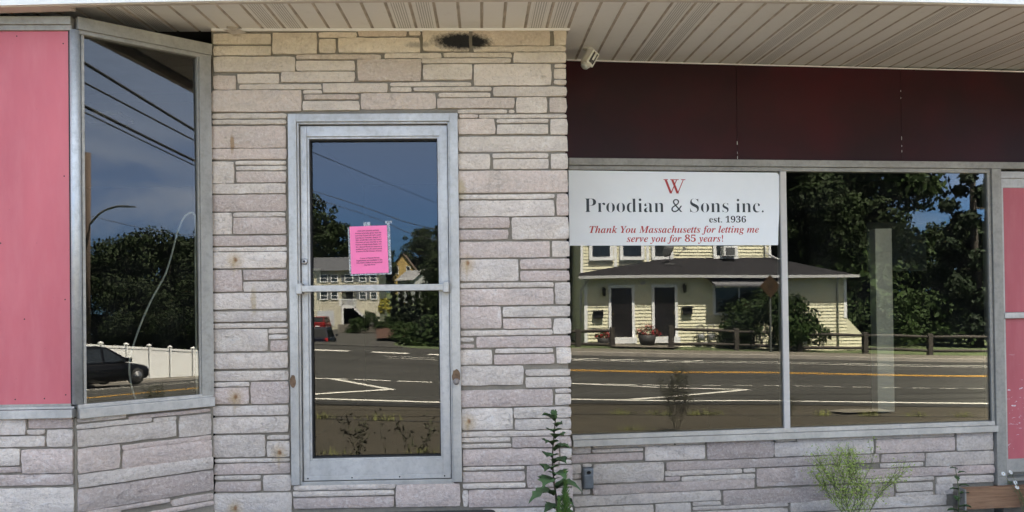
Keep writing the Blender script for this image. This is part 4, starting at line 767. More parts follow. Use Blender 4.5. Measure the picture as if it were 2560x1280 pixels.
A_ = tree('arborvitae', 'leftmost narrow evergreen in the row below the tan house', (-9.9,-90.5,G(-9.9,-90.5)), 6.2, .62, 151, 1500, .3, FOLC, 'column', 'row of narrow evergreens', 'evergreen', False)
for i, lb in enumerate(['second narrow evergreen from the left in the row below the tan house', 'third narrow evergreen from the left in the row below the tan house', 'fourth narrow evergreen from the left in the row below the tan house', 'fifth narrow evergreen from the left in the row below the tan house', 'rightmost narrow evergreen in the row below the tan house']):
    x = -9.05+.85*i; dup(A_, (x, -90.4, G(x, -90.4)), i, lb, 'row of narrow evergreens', (1, 1, (.95,1.04,.98,1.02,.9)[i]))
b1 = tree('garden_shrub', 'dark round shrub beside the steps of the cream house', (-13.0,-93.6,G(-13,-93.6)+.6), 2.3, 1.25, 161, 1500, .2, FOLB, 'bush', 'shrubs along the side street', 'shrub', False)
for x, y, s, lb in [(-14.6,-93.8,1.0,'dark shrub nearest the stairs of the cream house'), (-11.0,-92,1.1,'dark shrub at the right end of the garden wall'), (-9.4,-88,.9,'small round shrub on the mulch bed nearest the evergreens'), (-8.0,-84,.75,'low shrub in the middle of the mulch bed'), (-6.6,-79,.9,'loose dark shrub at the right end of the mulch bed'), (-7.4,-72,.9,'loose shrub on the bank right of the side street'), (-3.6,-43,1.05,'wide green bush on the bank low at the right of the door glass'), (-1.9,-36,1.1,'leafy green bush nearest the street at the right edge of the door glass'), (-.9,-29,.6,'low bush at the corner of the side street')]:
    dup(b1, (x, y, G(x, y)-.1), x, lb, 'shrubs along the side street', (s*1.25, s*1.25, s*.95))
tree('golden_shrub', 'rounded yellow green shrub beside the cream house', (-12.2,-100.5,.2), 2.4, 1.0, 171, 1300, .2, FOLY, 'bush', None, 'shrub', False)

# ------------------------------------------------------------------ houses
def siding_mat(name, c): return pm(name, c, .55, var=.06, scale=1.5)
YSID = siding_mat('cream_yellow_siding', (.68,.65,.47)); WTRIM = pm('white_trim', (.76,.77,.78), .5, var=.06); SHING = pm('dark_shingles', (.020,.0195,.022), .95, spec=.1, var=.35, scale=3, bmp=.4, bscale=25); BLACKD = pm('black_door_paint', (.012,.010,.010), .35); WGLASS = pm('window_glass', (.02,.025,.028), .08, var=.2, spec=.8)
GALV = pm('meter_grey', (.28,.29,.29), .5, .4); TERRA = pm('dark_planter', (.03,.028,.027), .7); FLOW = pm('red_flowers', (.45,.03,.04), .7, var=.4, scale=20); BLK = pm('black_iron', (.015,.015,.015), .5, .3); GUT = pm('white_gutter', (.42,.42,.43), .45, var=.05); WOODG = pm('grey_rail_wood', (.042,.035,.029), .9, var=.3, scale=5, stretch=(.4,1,1))
def siding(b, u0, u1, y, z0, z1, st=.145, slope=None):
    z = z0
    while z < z1-1e-3:
        zt = min(z+st, z1); b.add([(u0,y+.030,z),(u1,y+.030,z),(u1,y,zt),(u0,y,zt)], [(0,1,2,3)]); b.add([(u0,y,z),(u1,y,z),(u1,y+.030,z),(u0,y+.030,z)], [(0,1,2,3)]); z = zt
def win(parent, u0, u1, z0, z1, y, fr=.10, shutters=None, name='window', bar=True):
    b = MB(); d = .065; y += .035
    b.box(u0-fr,u1+fr,y,y+d,z1,z1+fr); b.box(u0-fr,u1+fr,y,y+d+.03,z0-fr,z0); b.box(u0-fr,u0,y,y+d,z0,z1); b.box(u1,u1+fr,y,y+d,z0,z1)
    if bar: b.box(u0,u1,y,y+d-.01,(z0+z1)/2-.03,(z0+z1)/2+.03)
    w_ = b.build(name, WTRIM, parent); b = MB(); b.box(u0,u1,y+.012,y+.034,z0,z1); b.build('pane', WGLASS, w_)
    if shutters:
        for s in (u0-fr-.42, u1+fr+.02): b = MB(); b.box(s,s+.40,y,y+.04,z0-.05,z1+.05); b.build('shutter', shutters, parent)
    return w_
HZ = R(8)
hs = thing('sided_house', 'two storey cream yellow sided house with two black front doors, reflected in the large window', 'house', (11.69,-27.74,0), HZ, local=True)
def hw(u, o, z):    # house point (u along the facade, o in front of it) -> world
    return (11.69+math.cos(HZ)*u-math.sin(HZ)*o, -27.74+math.sin(HZ)*u+math.cos(HZ)*o, z)
b = MB(); siding(b, -1.65, 9.99, 0, -.75, 2.55); b.box(-1.65,9.99,-7,-.001,-.8,2.6)
b.add([(9.99,.0,-.75),(10.67,.0,-.75),(10.67,.0,-.05),(9.99,.0,.68)], [(0,1,2,3)]); siding(b, 9.99, 10.66, .002, -.75, -.05); b.add([(10.67,0,-.75),(10.67,-3,-.75),(10.67,-3,-.05),(10.67,0,-.05)],[(0,1,2,3)]); b.add([(9.99,0,.68),(10.67,0,-.05),(10.67,-3,-.05),(9.99,-3,.68)],[(0,1,2,3)])
hwll = b.build('wall', YSID, hs, fixn=False)
b = MB(); siding(b, -1.65, 7.03, -1.2, 2.5, 6.2); b.box(-1.65,7.03,-8,-1.201,2.4,6.2); b.build('upper_wall', YSID, hs, fixn=False)
b = MB(); E0, E1 = (-2.0,.42,2.58), (10.32,.42,2.58); b.add([E0,E1,(6.95,-1.2,3.44),(2.5,-1.2,3.40),(-1.75,-1.2,2.76),(10.32,-7,2.58),(6.95,-7,3.44)], [(0,1,2),(0,2,3),(0,3,4),(1,5,6,2)])
b.add([(-2.0,.42,2.50),(10.32,.42,2.50),(10.32,0,2.50),(-2.0,0,2.50)], [(0,1,2,3)]); rfh = b.build('roof', SHING, hs, fixn=False)
b = MB(); b.add([(-2.0,-.9,6.15),(7.4,-.9,6.15),(7.4,-8.3,6.15),(-2.0,-8.3,6.15),(2.7,-4.6,8.2)], [(0,1,4),(1,2,4),(2,3,4),(3,0,4)]); b.build('roof', SHING, hs)
b = MB(); b.box(-2.02,10.34,.42,.54,2.47,2.59); b.build('gutter', GUT, hs)
b = MB(); b.tube([(9.45,.40,2.45),(9.55,.06,2.2),(9.55,.05,-.6)], .045, 6); b.tube([(-1.55,.40,2.45),(-1.85,.05,2.0),(-1.85,.05,-.2)], .045, 6); b.tube([(6.75,-1.1,4.2),(6.75,-1.1,3.62),(7.35,-.75,3.25),(7.5,-.7,3.22)], .045, 6); b.build('downspout', GUT, hs)
b = MB()
for u, y0, z0, z1 in ((-1.62,.0,-.5,2.47),(9.93,.0,.66,2.47)): b.box(u-.07,u+.07,y0,y0+.04,z0,z1)
for u in (-1.6,-.04,1.43,6.98): b.box(u-.06,u+.06,-1.2,-1.16,2.75+max(0,min(1,(u+1.7)/4.2))*.66,6.1)
b.build('corner_board', WTRIM, hs)
for u0, u1, kx in ((-.51,.39,-1),(1.38,2.26,1)):
    b = MB(); b.box(u0-.12,u0,0,.08,-.05,2.10); b.box(u1,u1+.12,0,.08,-.05,2.10); b.box(u0-.12,u1+.12,0,.085,2.07,2.19); b.box(u0-.15,u1+.15,0,.30,-.26,-.02); b.build('door_trim', WTRIM, hs)
    b = MB(); b.box(u0,u1,.0,.05,0,2.07)
    for a0, a1 in ((.08,.40),(.50,.82)):
        for z0, z1 in ((.15,.75),(.95,1.55),(1.68,1.95)): b.box(u0+a0,u0+a1,.05,.062,z0,z1)
    d_ = b.build('door', BLACKD, hs); b = MB(); ku = u0+.07 if kx < 0 else u1-.07
    b.lathe([(.0,.085),(.03,.075),(.03,.05),(.015,.035)], (ku,0,.98), 10, axis='y'); b.build('knob', pm('brass', (.6,.45,.2), .3, .9), d_)
for u, z in ((-.84,2.01),(2.67,2.11)):
    b = MB(); b.box(u-.05,u+.05,.0,.05,z-.08,z+.1); b.tube([(u,.03,z+.05),(u,.12,z+.12),(u,.16,z+.05)], .014, 5); b.lathe([(.02,.16),(.09,.10),(.07,-.16),(.02,-.2)], (u,.16,z-.08), 8); b.build('wall_lamp', BLK, hs)
b = MB(); b.box(.78,.98,0,.1,2.2,2.33); b.build('vent_hood', GUT, hs)
win(hs, 3.99, 6.6, .98, 2.05, 0, .11, bar=False); b = MB(); b.box(5.0,5.06,.0,.08,.98,2.05); b.build('window_mullion', WTRIM, hs)
b = MB(); b.add([(3.62,.0,2.5),(6.9,.0,2.5),(6.75,.75,2.18),(3.78,.75,2.18),(3.78,.75,2.10),(6.75,.75,2.10)], [(0,1,2,3),(3,2,5,4),(0,3,4),(1,5,2)]); b.build('awning', pm('awning_dark', (.10,.10,.11), .6), hs, fixn=False)
for u0, u1 in ((-1.12,-.30),(.30,1.12),(1.75,2.42)): win(hs, u0, u1, 3.46, 4.9, -1.2, .15)
w4 = win(hs, 4.5, 5.33, 3.50, 4.9, -1.2, .14)
ac = thing('air_conditioner', 'window air conditioner sticking out above the porch roof of the cream yellow house', 'air conditioner', hw(4.98,-.95,3.45), HZ, local=True)
b = MB(); b.box(-.30,.30,-.28,.25,0,.44); b.build('case', pm('ac_case', (.66,.67,.68), .5), ac, bevel=.02); b = MB(); b.box(-.20,.20,.25,.258,.05,.38); b.build('grille', pm('ac_grille', (.08,.085,.09), .6), ac)
di = thing('satellite_dish', 'grey satellite dish standing on the porch roof of the cream yellow house', 'satellite dish', hw(2.25,-.55,3.1), HZ, local=True)
DM = Matrix.Rotation(R(-38), 3, 'Z') @ Matrix.Rotation(R(62), 3, 'X')
b = MB(lambda x, y, z: tuple(Vector((0,.05,.58))+DM @ Vector((x, y, z)))); pr = []
for k in range(7): r = .36*k/6; pr.append((max(r, .001), .10*(k/6)**2))
b.lathe(pr+[(.345,.085)], n=24); b.build('reflector', pm('dish_grey', (.32,.32,.33), .5), di, fixn=False)
b = MB(); b.tube([(0,0,0),(0,0,.45),(0,.04,.55)], .025, 6); b.tube([(0,.05,.40),(.30,.35,.38),(.5,.52,.62)], .016, 5); b.box(.45,.56,.48,.58,.58,.70); b.box(-.22,.22,-.1,.1,-.03,.02); b.build('mast', pm('dish_mast', (.2,.2,.2), .5, .5), di)
for u, z, lb in ((-1.08,.80,'left'),(2.78,.92,'right')):
    mbx = thing('wall_mailbox', 'black mailbox on the cream yellow wall %s' % ('left of the left black door' if lb == 'left' else 'right of the right black door'), 'mailbox', hw(u,.02,z), HZ, local=True, group='mailboxes on the cream yellow house')
    b = MB(); b.box(-.2,.2,0,.13,0,.30); b.build('box', BLK, mbx, bevel=.01); b = MB(); b.hexa([(-.23,0,.29),(.23,0,.29),(.23,.19,.27),(-.23,.19,.27),(-.23,0,.36),(.23,0,.36),(.23,.19,.31),(-.23,.19,.31)]); b.build('lid', BLK, mbx)
for u, z, s, lb, sd_ in ((-1.0,-.33,.85,'smaller tub of red flowers left of the left black door',1),(.86,-.36,1.15,'large half barrel of red and pink flowers between the two black doors',2)):
    pl = thing('flower_tub', lb, 'planter', hw(u,.75,z), HZ, local=True, group='flower tubs')
    b = MB(); b.lathe([(.24*s,0),(.34*s,.40*s),(.31*s,.40*s),(.3*s,.34*s)], n=18); b.build('tub', TERRA, pl)
    b = MB(); V, Fc = cloud([((.0,0,.46*s),.30*s),((-.28*s,0,.5*s),.18*s),((.28*s,.05,.48*s),.2*s),((.05,.02,.66*s),.16*s)], 700, .06, 201+sd_); b.add(V, Fc); b.build('foliage', FOLB, pl, fixn=False)
    b = MB(); V, Fc = cloud([((.1,.04,.52*s),.33*s),((-.25*s,.03,.5*s),.2*s),((.3*s,.1,.45*s),.2*s)], 190, .075, 211+sd_); b.add(V, Fc); b.build('flowers', FLOW, pl, fixn=False)
gm = thing('gas_meters', 'pair of grey gas meters with looped pipes against the cream yellow wall', 'gas meter', hw(3.42,.25,-.38), HZ, local=True)
for du in (-.12, .32): b = MB(); b.lathe([(.10,.18),(.14,.22),(.14,.42),(.10,.46)], (du,0,0), 12); b.box(du-.11,du+.11,-.09,.1,.18,.42); b.build('meter', GALV, gm)
b = MB()
for du in (-.30, .15): b.tube([(du,0,-.1),(du,0,.78),(du+.06,0,.84),(du+.24,0,.84),(du+.28,0,.78),(du+.28,0,.45)], .022, 6)
b.tube([(-.45,0,.10),(.6,0,.10)], .02, 6); b.build('pipes', pm('pipe_grey', (.22,.22,.22), .5, .4), gm)
# walk in front of the two doors
b = MB(); P4 = [hw(-.9,.1,0), hw(2.6,.1,0), hw(1.5,2.35,0), hw(-.95,2.6,0)]; b.add([(p[0], p[1], G(p[0], p[1])+.05) for p in P4], [(0,1,2,3)]); o = b.build('walk', CONC, fixn=False); tag(o, kind='structure')
# split rail fence: posts and two rails
def rail_fence(us, label):
    t = thing('rail_fence', label, 'fence', hw(us[0][0],2.0,us[0][1])); 
    for u, z0, z1 in us:
        b = MB(lambda x, y, z: hw(x, y, z)); b.box(u-.10,u+.10,1.9,2.1,z0-.25,z1); b.build('post', WOODG, t, bevel=.02)
    for (ua, za, ta), (ub, zb, tb_) in zip(us, us[1:]):
        for k, f in enumerate((.84, .18)):
            za_, zb_ = za+(ta-za)*f, zb+(tb_-zb)*f; b = MB(lambda x, y, z: hw(x, y, z)); b.tube([(ua-.1,2.0,za_),((ua+ub)/2,2.02,(za_+zb_)/2+.02),(ub+.1,2.0,zb_)], [.05,.075,.05], 6); b.build('rail', WOODG, t)
rail_fence([(-3.9,-.28,.46),(-2.3,-.30,.44),(-.89,-.39,.48)], 'short split rail fence section left of the walk to the black doors')
rail_fence([(1.53,-.40,.51),(4.17,-.47,.35),(6.88,-.65,.18),(9.75,-.72,.10),(12.5,-.88,.0),(15.45,-.99,-.08),(18.3,-1.1,-.2)], 'long split rail fence running right from the walk past the bush')
# warning sign seen from behind, on a post
ws = thing('warning_sign', 'yellow diamond warning sign on a thin post in front of the round bush', 'road sign', (14.68,-21.1,-.45)); b = MB(); s_ = .42
b.prism([(14.68+s_*math.cos(a), -20.93, 2.0+s_*math.sin(a)) for a in (0, math.pi/2, math.pi, 3*math.pi/2)], (0,.02,0)); b.build('plate', pm('sign_amber', (.034,.017,.004), .5, var=.1), ws)
b = MB()
for dx_, dz_, w_, h_ in ((-.07,.10,.05,.09),(.06,.12,.05,.12),(0,-.01,.16,.04),(-.05,-.09,.04,.1),(.06,-.1,.04,.11)): b.box(14.68+dx_-w_/2,14.68+dx_+w_/2,-20.909,-20.905,2.0+dz_-h_/2,2.0+dz_+h_/2)
b.build('symbol', pm('sign_symbol', (.016,.008,.003), .6), ws)
b = MB(); b.box(14.65,14.71,-20.99,-20.93,-.6,2.1); b.build('post', pm('post_green_grey', (.10,.11,.10), .6, .4), ws)
# grey neighbour at the left edge of the large window
gh = thing('grey_house', 'dark grey sided house at the far left edge of the large window reflection', 'house', (8.6,-31.5,0), R(8), local=True)
GSID = siding_mat('grey_siding', (.16,.165,.175)); b = MB(); siding(b, -5, 1.55, 0, -.7, 6.0); b.box(-5,1.55,-9,-.01,-.7,6.0); b.build('wall', GSID, gh, fixn=False)
b = MB(); b.prism([(-5.4,.4,5.9),(1.95,.4,5.9),(-1.7,.4,8.6)], (0,-9.8,0)); b.build('roof', SHING, gh); win(gh, .2, 1.0, .6, 2.0, 0, .1)
# cream house up the side street (door glass)
CS = siding_mat('pale_cream_siding', (.46,.43,.34)); SHUT = pm('grey_shutter', (.10,.11,.12), .6)
ch = thing('cream_house', 'cream two storey house with grey shutters, garage and white steps up the side street', 'house', (-14,-110.4,0), 0, local=True)
b = MB(); siding(b, -12, 0, 0, -1.5, 6.3, .2); b.box(-12,0,-9,-.01,-2,6.3); b.build('wall', CS, ch, fixn=False)
b = MB(); b.add([(-12.5,.5,6.2),(.4,.5,6.2),(.4,-9.5,6.2),(-12.5,-9.5,6.2),(-12.5,-4.5,8.3),(.4,-4.5,8.3)], [(0,1,5,4),(2,3,4,5),(1,2,5),(3,0,4)]); b.build('roof', pm('slate_roof', (.06,.062,.07), .9), ch)
for u0, u1 in ((-8.0,-7.1),(-6.5,-5.7),(-4.6,-3.6),(-2.6,-1.8),(-1.1,-.35)):
    win(ch, u0, u1, 4.7, 5.6, 0, .1, SHUT if u0 in (-8.0,-2.6,-4.6) else None)
for u0, u1 in ((-8.0,-7.1),(-6.5,-5.7),(-2.6,-1.8),(-1.1,-.35)): win(ch, u0, u1, 2.3, 3.2, 0, .1, SHUT if u0 in (-8.0,-2.6) else None)
b = MB(); b.box(-8.5,-6.2,0,.06,-1.4,.7); b.build('garage_door', pm('garage_grey', (.45,.47,.5), .6), ch); b = MB(); b.box(-4.5,-3.6,0,.06,1.4,3.3); b.build('door', BLK, ch)
b = MB()
for i in range(9): b.box(-4.9+.28*i,-3.2+.30*i,.2,1.8,-1.4,1.3-.28*i)
b.build('steps', pm('white_steps', (.62,.62,.62), .7), ch)
b = MB(); b.box(-5.2,-2.9,1.7,1.78,2.15,2.25); b.box(-5.2,-2.9,1.7,1.78,1.35,1.42)
for i in range(15): b.box(-5.2+.16*i,-5.14+.16*i,1.71,1.77,1.4,2.2)
b.build('railing', WTRIM, ch); b = MB(); b.prism([(-5.1,1.4,3.4),(-3.0,1.4,3.4),(-4.05,1.4,4.1)], (0,-1.4,0)); b.build('porch_roof', pm('porch_grey', (.2,.2,.21), .8), ch)
# tan house on the hill
th = thing('tan_house', 'tan gabled house high on the hill, right of the pink notice', 'house', (-16.7,-175.5,4.0), 0, local=True)
TS = siding_mat('tan_siding', (.36,.25,.09)); b = MB(); b.prism([(-2.7,0,-1),(2.6,0,-1),(2.6,0,5.0),(.1,0,8.3),(-2.7,0,5.0)], (0,-9,0)); b.build('wall', TS, th)
b = MB(); b.add([(-3.1,.4,4.7),(.1,.4,8.6),(3.0,.4,4.7),(-3.1,-9.4,4.7),(.1,-9.4,8.6),(3.0,-9.4,4.7)], [(0,1,4,3),(1,2,5,4)]); b.build('roof', pm('brown_roof', (.12,.085,.06), .9), th, fixn=False)
for u in (-1.3, 1.2): win(th, u-.35, u+.35, 4.2, 5.7, 0, .1)
b = MB(); b.box(-.6,.7,0,.08,1.5,3.6); b.build('door', pm('brown_door', (.10,.06,.04), .7), th)
gg = thing('white_garage', 'small white gabled outbuilding with grey roof below the tan house', 'building', (-10.0,-145.3,4.2), R(-35), local=True)
b = MB(); b.prism([(-2.2,0,-4),(2.2,0,-4),(2.2,0,2.0),(0,0,3.4),(-2.2,0,2.0)], (0,-6,0)); b.build('wall', pm('white_siding', (.46,.47,.48), .6), gg); b = MB(); b.add([(-2.6,.3,1.7),(0,.3,3.6),(2.6,.3,1.7),(-2.6,-6.3,1.7),(0,-6.3,3.6),(2.6,-6.3,1.7)], [(0,1,4,3),(1,2,5,4)]); b.build('roof', pm('pale_grey_roof', (.22,.22,.23), .8), gg, fixn=False)
# garden wall
gw = MB(); rr = random.Random(3)
for k in range(4):
    x = -17.2
    while x < -10.3: l = rr.uniform(.5,1.1); gw.box(x,x+l-.04,-95.9,-95.4-rr.random()*.12,G(-12,-95)+.0+k*.26,G(-12,-95)+.24+k*.26); x += l
o = gw.build('garden_wall', pm('field_stone', (.15,.135,.115), .95, var=.4, scale=3), bevel=.03); tag(o, 'low dry stone garden wall in front of the cream house', 'wall')
b = MB(); b.add([(x, y, G(x, y)+.25+z) for x, y, z in ((-12.6,-95.2,.4),(-7,-93,.9),(-6.3,-70,.3),(-9.7,-72,0))], [(0,1,2,3)]); o = b.build('mulch_bed', pm('bark_mulch', (.060,.026,.015), .95, var=.4, scale=3), fixn=False); tag(o, kind='structure')
# dark gable behind the trees (bay window, far left)
dh = thing('dark_house', 'dark roofed house half hidden behind the pole at the left edge of the bay window', 'house', (53.5,-38.5,-1.5), R(-40), local=True)
b = MB(); b.prism([(-3,0,0),(3,0,0),(3,0,3.6),(0,0,6),(-3,0,3.6)], (0,-7,0)); b.build('wall', siding_mat('brown_siding', (.10,.09,.08)), dh); b = MB(); b.add([(-3.4,.4,3.2),(0,.4,6.3),(3.4,.4,3.2),(-3.4,-7.4,3.2),(0,-7.4,6.3),(3.4,-7.4,3.2)], [(0,1,4,3),(1,2,5,4)]); b.build('roof', SHING, dh, fixn=False); win(dh, -.5, .5, 3.4, 4.5, 0, .1)

# ------------------------------------------------------------------ white panel fence, utility poles, wires
vf = thing('vinyl_fence', 'white vinyl panel fence with capped posts, reflected low in the bay window', 'fence', (31.16,-19.96,-1.19)); VIN = pm('white_vinyl', (.82,.82,.80), .45, var=.06)
fp = [(27.37,-20.72,1.9),(28.5,-20.55,1.86),(29.68,-20.32,1.81),(31.16,-19.96,1.76),(32.49,-19.56,1.70),(33.71,-19.14,1.62),(35.03,-18.61,1.54),(36.78,-17.82,1.45)]
for i, (x, y, h) in enumerate(fp):
    z = G(x, y); b = MB(); b.box(x-.065,x+.065,y-.065,y+.065,z-.2,z+h); p_ = b.build('post', VIN, vf); b = MB(); b.box(x-.09,x+.09,y-.09,y+.09,z+h,z+h+.04); b.add([(x-.09,y-.09,z+h+.04),(x+.09,y-.09,z+h+.04),(x+.09,y+.09,z+h+.04),(x-.09,y+.09,z+h+.04),(x,y,z+h+.11)], [(0,1,4),(1,2,4),(2,3,4),(3,0,4)]); b.build('post_cap', VIN, p_)
    if i:
        x0, y0, h0 = fp[i-1]; z0 = G(x0, y0); nx_, ny_ = -(y-y0), (x-x0); l = math.hypot(nx_, ny_); nx_, ny_ = nx_/l*.03, ny_/l*.03
        for nm, a, c, tk in (('panel',.05,-.10,.6),('top_rail',None,None,1.3)):
            b = MB(); lo0, hi0, lo1, hi1 = (z0+.05, z0+h0-.12, z+.05, z+h-.12) if nm == 'panel' else (z0+h0-.17, z0+h0-.06, z+h-.17, z+h-.06); ax_, ay_ = nx_*tk, ny_*tk
            b.hexa([(x0-ax_,y0-ay_,lo0),(x-ax_,y-ay_,lo1),(x+ax_,y+ay_,lo1),(x0+ax_,y0+ay_,lo0),(x0-ax_,y0-ay_,hi0),(x-ax_,y-ay_,hi1),(x+ax_,y+ay_,hi1),(x0+ax_,y0+ay_,hi0)]); b.build(nm, VIN, vf)
PW = pm('pole_wood', (.075,.05,.036), .9, var=.3, scale=4, stretch=(2,2,.2))
up_ = thing('utility_pole', 'brown wooden utility pole with a street lamp arm, reflected in the bay window', 'utility pole', (39.9,-27.6,-1.5)); b = MB(); b.tube([(39.95,-27.65,-1.7),(39.7,-27.3,11.6)], [.22,.19], 12); b.build('pole', PW, up_)
b = MB(); b.tube(cr_spline([(39.78,-27.2,7.45),(39.72,-26.5,8.05),(39.66,-25.6,8.33),(39.60,-24.95,8.34)], 6), .065, 7); b.build('arm', pm('arm_grey', (.2,.2,.2), .5, .6), up_)
b = MB(); b.hexa([(39.5,-25.0,8.26),(39.68,-25.0,8.26),(39.66,-24.25,8.24),(39.52,-24.25,8.24),(39.5,-25.0,8.38),(39.68,-25.0,8.38),(39.66,-24.25,8.30),(39.52,-24.25,8.30)]); b.lathe([(.03,8.37),(.03,8.46),(0,8.46)], (39.59,-24.75,0), 8); b.build('lamp_head', pm('lamp_grey', (.25,.25,.25), .5, .5), up_)
b = MB(); b.box(39.8,40.1,-27.45,-27.2,-.6,.3); b.build('meter_box', pm('pole_box', (.2,.21,.22), .6), up_)
BLKW = pm('black_cable', (.008,.008,.008), .6)
def wire(name, label, pts, r, cat='wire', sag=0.):
    P = [Vector(p) for p in pts]; out = []
    if len(P) == 2: out = [tuple(P[0].lerp(P[1], t/24)-Vector((0,0,sag*4*(t/24)*(1-t/24)))) for t in range(25)]
    else: out = cr_spline([tuple(p) for p in P], 6)
    b = MB(); b.tube(out, r, 6); o = b.build(name, BLKW); tag(o, label, cat); return o
def ext(a, c, ta, tb_): A, C = Vector((*a, 4.5)), Vector((*c, 4.5)); return tuple(A+(C-A)*ta), tuple(A+(C-A)*tb_)
for (a, c, r, lb) in (((2.87,-3.69),(6.57,-4.11),.021,'thick black overhead cable, uppermost in the bay window'), ((3.62,-4.18),(7.28,-4.46),.014,'black overhead cable, second from the top in the bay window'), ((4.68,-4.87),(8.95,-5.3),.024,'thick black overhead cable, third from the top in the bay window'), ((4.99,-5.07),(9.42,-5.53),.012,'thin black overhead cable, lowest of the four in the bay window')):
    p, q = ext(a, c, -3.2, 10); wire('overhead_cable', lb, (p, q), r, 'cable')
WA, WB = (-3.17,-0.30,3.37), (-0.96,-55.00,7.77)
wire('service_wire', 'thin black wire crossing the sky in the door glass', [WA, WB], .007, 'wire', .0)
wire('telephone_wire', 'fine wire low across the sky in the door glass, upper of the pair', [(-16,-20,8.5),(-4.54,-20,4.78),(-1.29,-20,3.72),(5,-20,2.6)], .009)
wire('telephone_wire', 'fine wire low across the sky in the door glass, lower of the pair', [(-16,-20,7.9),(-4.5,-20,4.55),(-1.29,-20,3.40),(5,-20,2.4)], .008)
wire('street_wire', 'thin wire running from the utility pole past the treetops', [(39.8,-27.5,8.0),(44,-24.6,7.2),(52,-19,6.9)], .016)

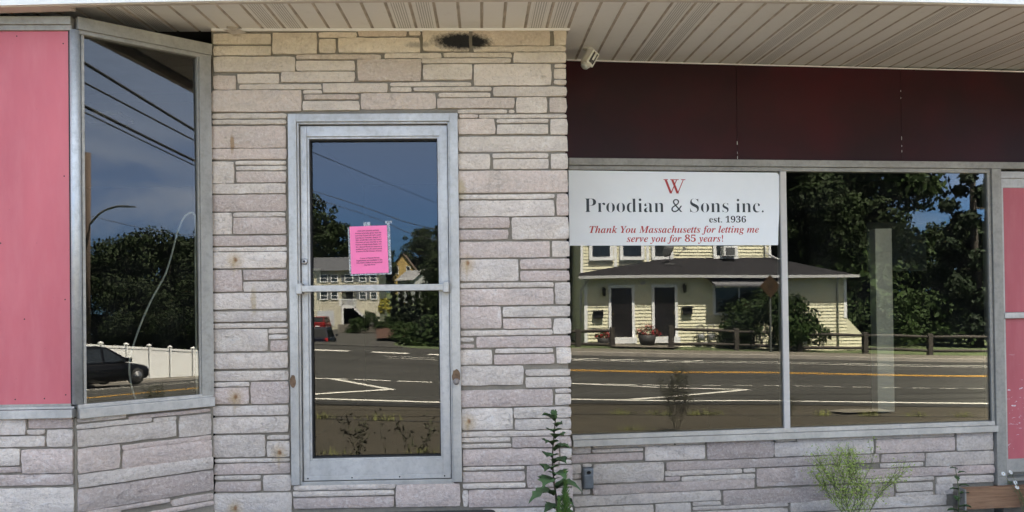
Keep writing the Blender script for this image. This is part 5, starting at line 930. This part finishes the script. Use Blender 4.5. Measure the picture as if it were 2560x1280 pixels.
# ------------------------------------------------------------------ vehicles
TYRE = pm('tyre_rubber', (.012,.012,.012), .8); RIM = pm('alloy_rim', (.42,.42,.43), .3, .8); CGL = pm('car_glass', (.012,.015,.016), .05, spec=.9, var=.1); LRED = pm('tail_lamp_red', (.40,.015,.015), .25); LWH = pm('head_lamp_clear', (.6,.62,.65), .15); PLATE = pm('number_plate', (.62,.62,.60), .5)
def car(name, label, loc, rz, paint, Lc, Wc, H, kind):
    """body lofted from side stations; x forward, local frame, wheels on z = 0"""
    t = thing(name, label, 'car', loc, rz, local=True); h = Lc/2; wl = .82 if kind == 'suv' else .74 if kind == 'hatch' else .9
    belt = .60*H; gc = .20
    st = [(-h, .80, gc+.15, belt*.94), (-h+.10, .93, gc, belt), (-h+.7, 1, gc, belt*1.02), (-.3, 1, gc, belt), (h-1.35, 1, gc, belt*.97), (h-.75, .97, gc, belt*.88), (h-.18, .88, gc+.02, belt*.76), (h, .70, gc+.16, belt*.62)]
    b = MB(); vs = []; w_ = Wc/2
    for x, f, z0, z1 in st:
        for yy, zz in ((-.90,0),(-1,.30),(-1.0,.66),(-.94,.92),(-.80,1),(.80,1),(.94,.92),(1.0,.66),(1,.30),(.90,0)): vs.append((x, yy*w_*f, z0+(z1-z0)*zz))
    k = 10; b.add(vs, [(i*k+j, i*k+(j+1)%k, (i+1)*k+(j+1)%k, (i+1)*k+j) for i in range(len(st)-1) for j in range(k)]+[tuple(range(k)), tuple((len(st)-1)*k+j for j in range(k))], 0, False)
    # cabin
    if kind == 'hatch': c = [(-h+.22, belt*.98),(-h+.85, H*.97),(-.25, H),(.20, H*.97),(h-1.02, belt*.95)]
    else: c = [(-h+.12, belt*.99),(-h+.42, H*.97),(0, H),(.45 if kind == 'suv' else .9, H*.98),(h-1.25 if kind == 'suv' else h-.75, belt*.95)]
    lo, hi = [], []
    cab = []
    for i, (x, z) in enumerate(c):
        wr = w_*(.90 if z < belt*1.05 else .74); cab += [(x,-wr,z),(x,wr,z)]
    b.add(cab, [(2*i,2*i+1,2*i+3,2*i+2) for i in range(4)])
    for s in (0, 1):
        base = [(x, (-1 if s == 0 else 1)*w_*.90, belt*.97) for x, z in c]; topv = [cab[2*i+s] for i in range(5)]
        b.add(base+topv, [(i,i+1,5+i+1,5+i) for i in range(4)])
    body = b.build('body', paint, t, bevel=.03)
    # glazing, a few millimetres proud
    def off(p, q, r_, s, d):
        P = [Vector(v) for v in (p, q, r_, s)]; n = (P[1]-P[0]).cross(P[3]-P[0]).normalized(); m = sum(P, Vector())/4
        if n.dot(m-Vector((0,0,H*.6))) < 0: n = -n
        return [tuple(m+(v-m)*.86+n*d) for v in P]
    for nm, i in (('rear_window',0),('windscreen',3)):
        b = MB(); b.add(off(cab[2*i],cab[2*i+1],cab[2*i+3],cab[2*i+2],.012), [(0,1,2,3)]); b.build(nm, CGL, t, fixn=False)
    for s in (0, 1):
        sy = -1 if s == 0 else 1; b = MB(); f = lambda x, z, e=.0: (x, sy*(w_*(.90-.16*max(0,(z-belt))/(H-belt))+.012), z)
        xs_ = [c[0][0]+.28, c[1][0]+.12, -.12, .0, c[3][0]-.02, c[4][0]-.34]
        b.add([f(xs_[0],belt*1.03),f(xs_[2],belt*1.02),f(xs_[2],H*.93),f(xs_[1],H*.92)], [(0,1,2,3)]); b.add([f(xs_[3],belt*1.02),f(xs_[5],belt*1.01),f(xs_[4],H*.92),f(xs_[3],H*.93)], [(0,1,2,3)]); b.build('side_window', CGL, t, fixn=False)
        b = MB(); b.box(c[4][0]-.45,c[4][0]-.28,sy*(w_+.02) if sy > 0 else -w_-.20,sy*(w_+.20) if sy > 0 else -w_-.02,belt*1.0,belt*1.0+.15); b.build('mirror', paint, t, bevel=.03)
        b = MB(); b.box(-h+.0,-h+.16,sy*w_*.62 if sy > 0 else -w_*.90,sy*w_*.90 if sy > 0 else -w_*.62,belt*.72,belt*.95); b.build('tail_lamp', LRED, t, bevel=.02)
        b = MB(); b.box(h-.22,h-.04,sy*w_*.46 if sy > 0 else -w_*.80,sy*w_*.80 if sy > 0 else -w_*.46,belt*.60,belt*.74); b.build('headlight', LWH, t, bevel=.02)
        for wx in (-h+.82, h-.86):
            wb = MB(); yc = sy*(w_-.11); r = .335 if kind != 'suv' else .36; wb.lathe([(r*.62,-.11),(r*.93,-.115),(r,-.08),(r,.08),(r*.93,.115),(r*.62,.11)], (wx, yc, r), 24, axis='y'); wo = wb.build('wheel', TYRE, t)
            wb = MB(); ys = yc+sy*.118
            wb.lathe([(.05,0),(.001,0.002*sy)], (wx, ys, r), 10, axis='y')
            for q in range(5):
                a = q*2*math.pi/5; ca, sa = math.cos(a), math.sin(a); pr_ = [(r*.08,-.045),(r*.62,-.035),(r*.62,.035),(r*.08,.045)]; wb.add([(wx+ca*u-sa*v, ys, r+sa*u+ca*v) for u, v in pr_], [(0,1,2,3)])
            wb.lathe([(r*.66,-.004),(r*.60,.002),(r*.66,.004)], (wx, ys, r), 24, axis='y'); wb.build('rim', RIM, wo, fixn=False)
    b = MB(); b.box(-h-.015,-h+.02,-.26,.26,belt*.50,belt*.50+.13); b.build('number_plate', PLATE, t); return t
cp = lambda n, c: pm(n, c, .25, .0, var=.04, scale=.5, spec=.3)
x, y = 23.85, -17.2; car('parked_car', 'black hatchback on the road in front of the white fence, reflected in the bay window', (x, y, G(x, y)), R(16), cp('black_paint', (.004,.004,.005)), 4.7, 1.95, 1.60, 'hatch')
x, y = -11.9, -57.2; car('parked_car', 'dark blue black car with a red tail lamp at the left of the door glass', (x, y, G(x, y)+.0), R(-92), cp('midnight_paint', (.009,.010,.018)), 4.6, 1.9, 1.72, 'suv')
x, y = -21.0, -105.5; car('parked_car', 'dark red van parked by the garage of the cream house', (x, y, G(x, y)), R(-88), cp('red_paint', (.16,.012,.014)), 4.8, 1.95, 1.85, 'van')
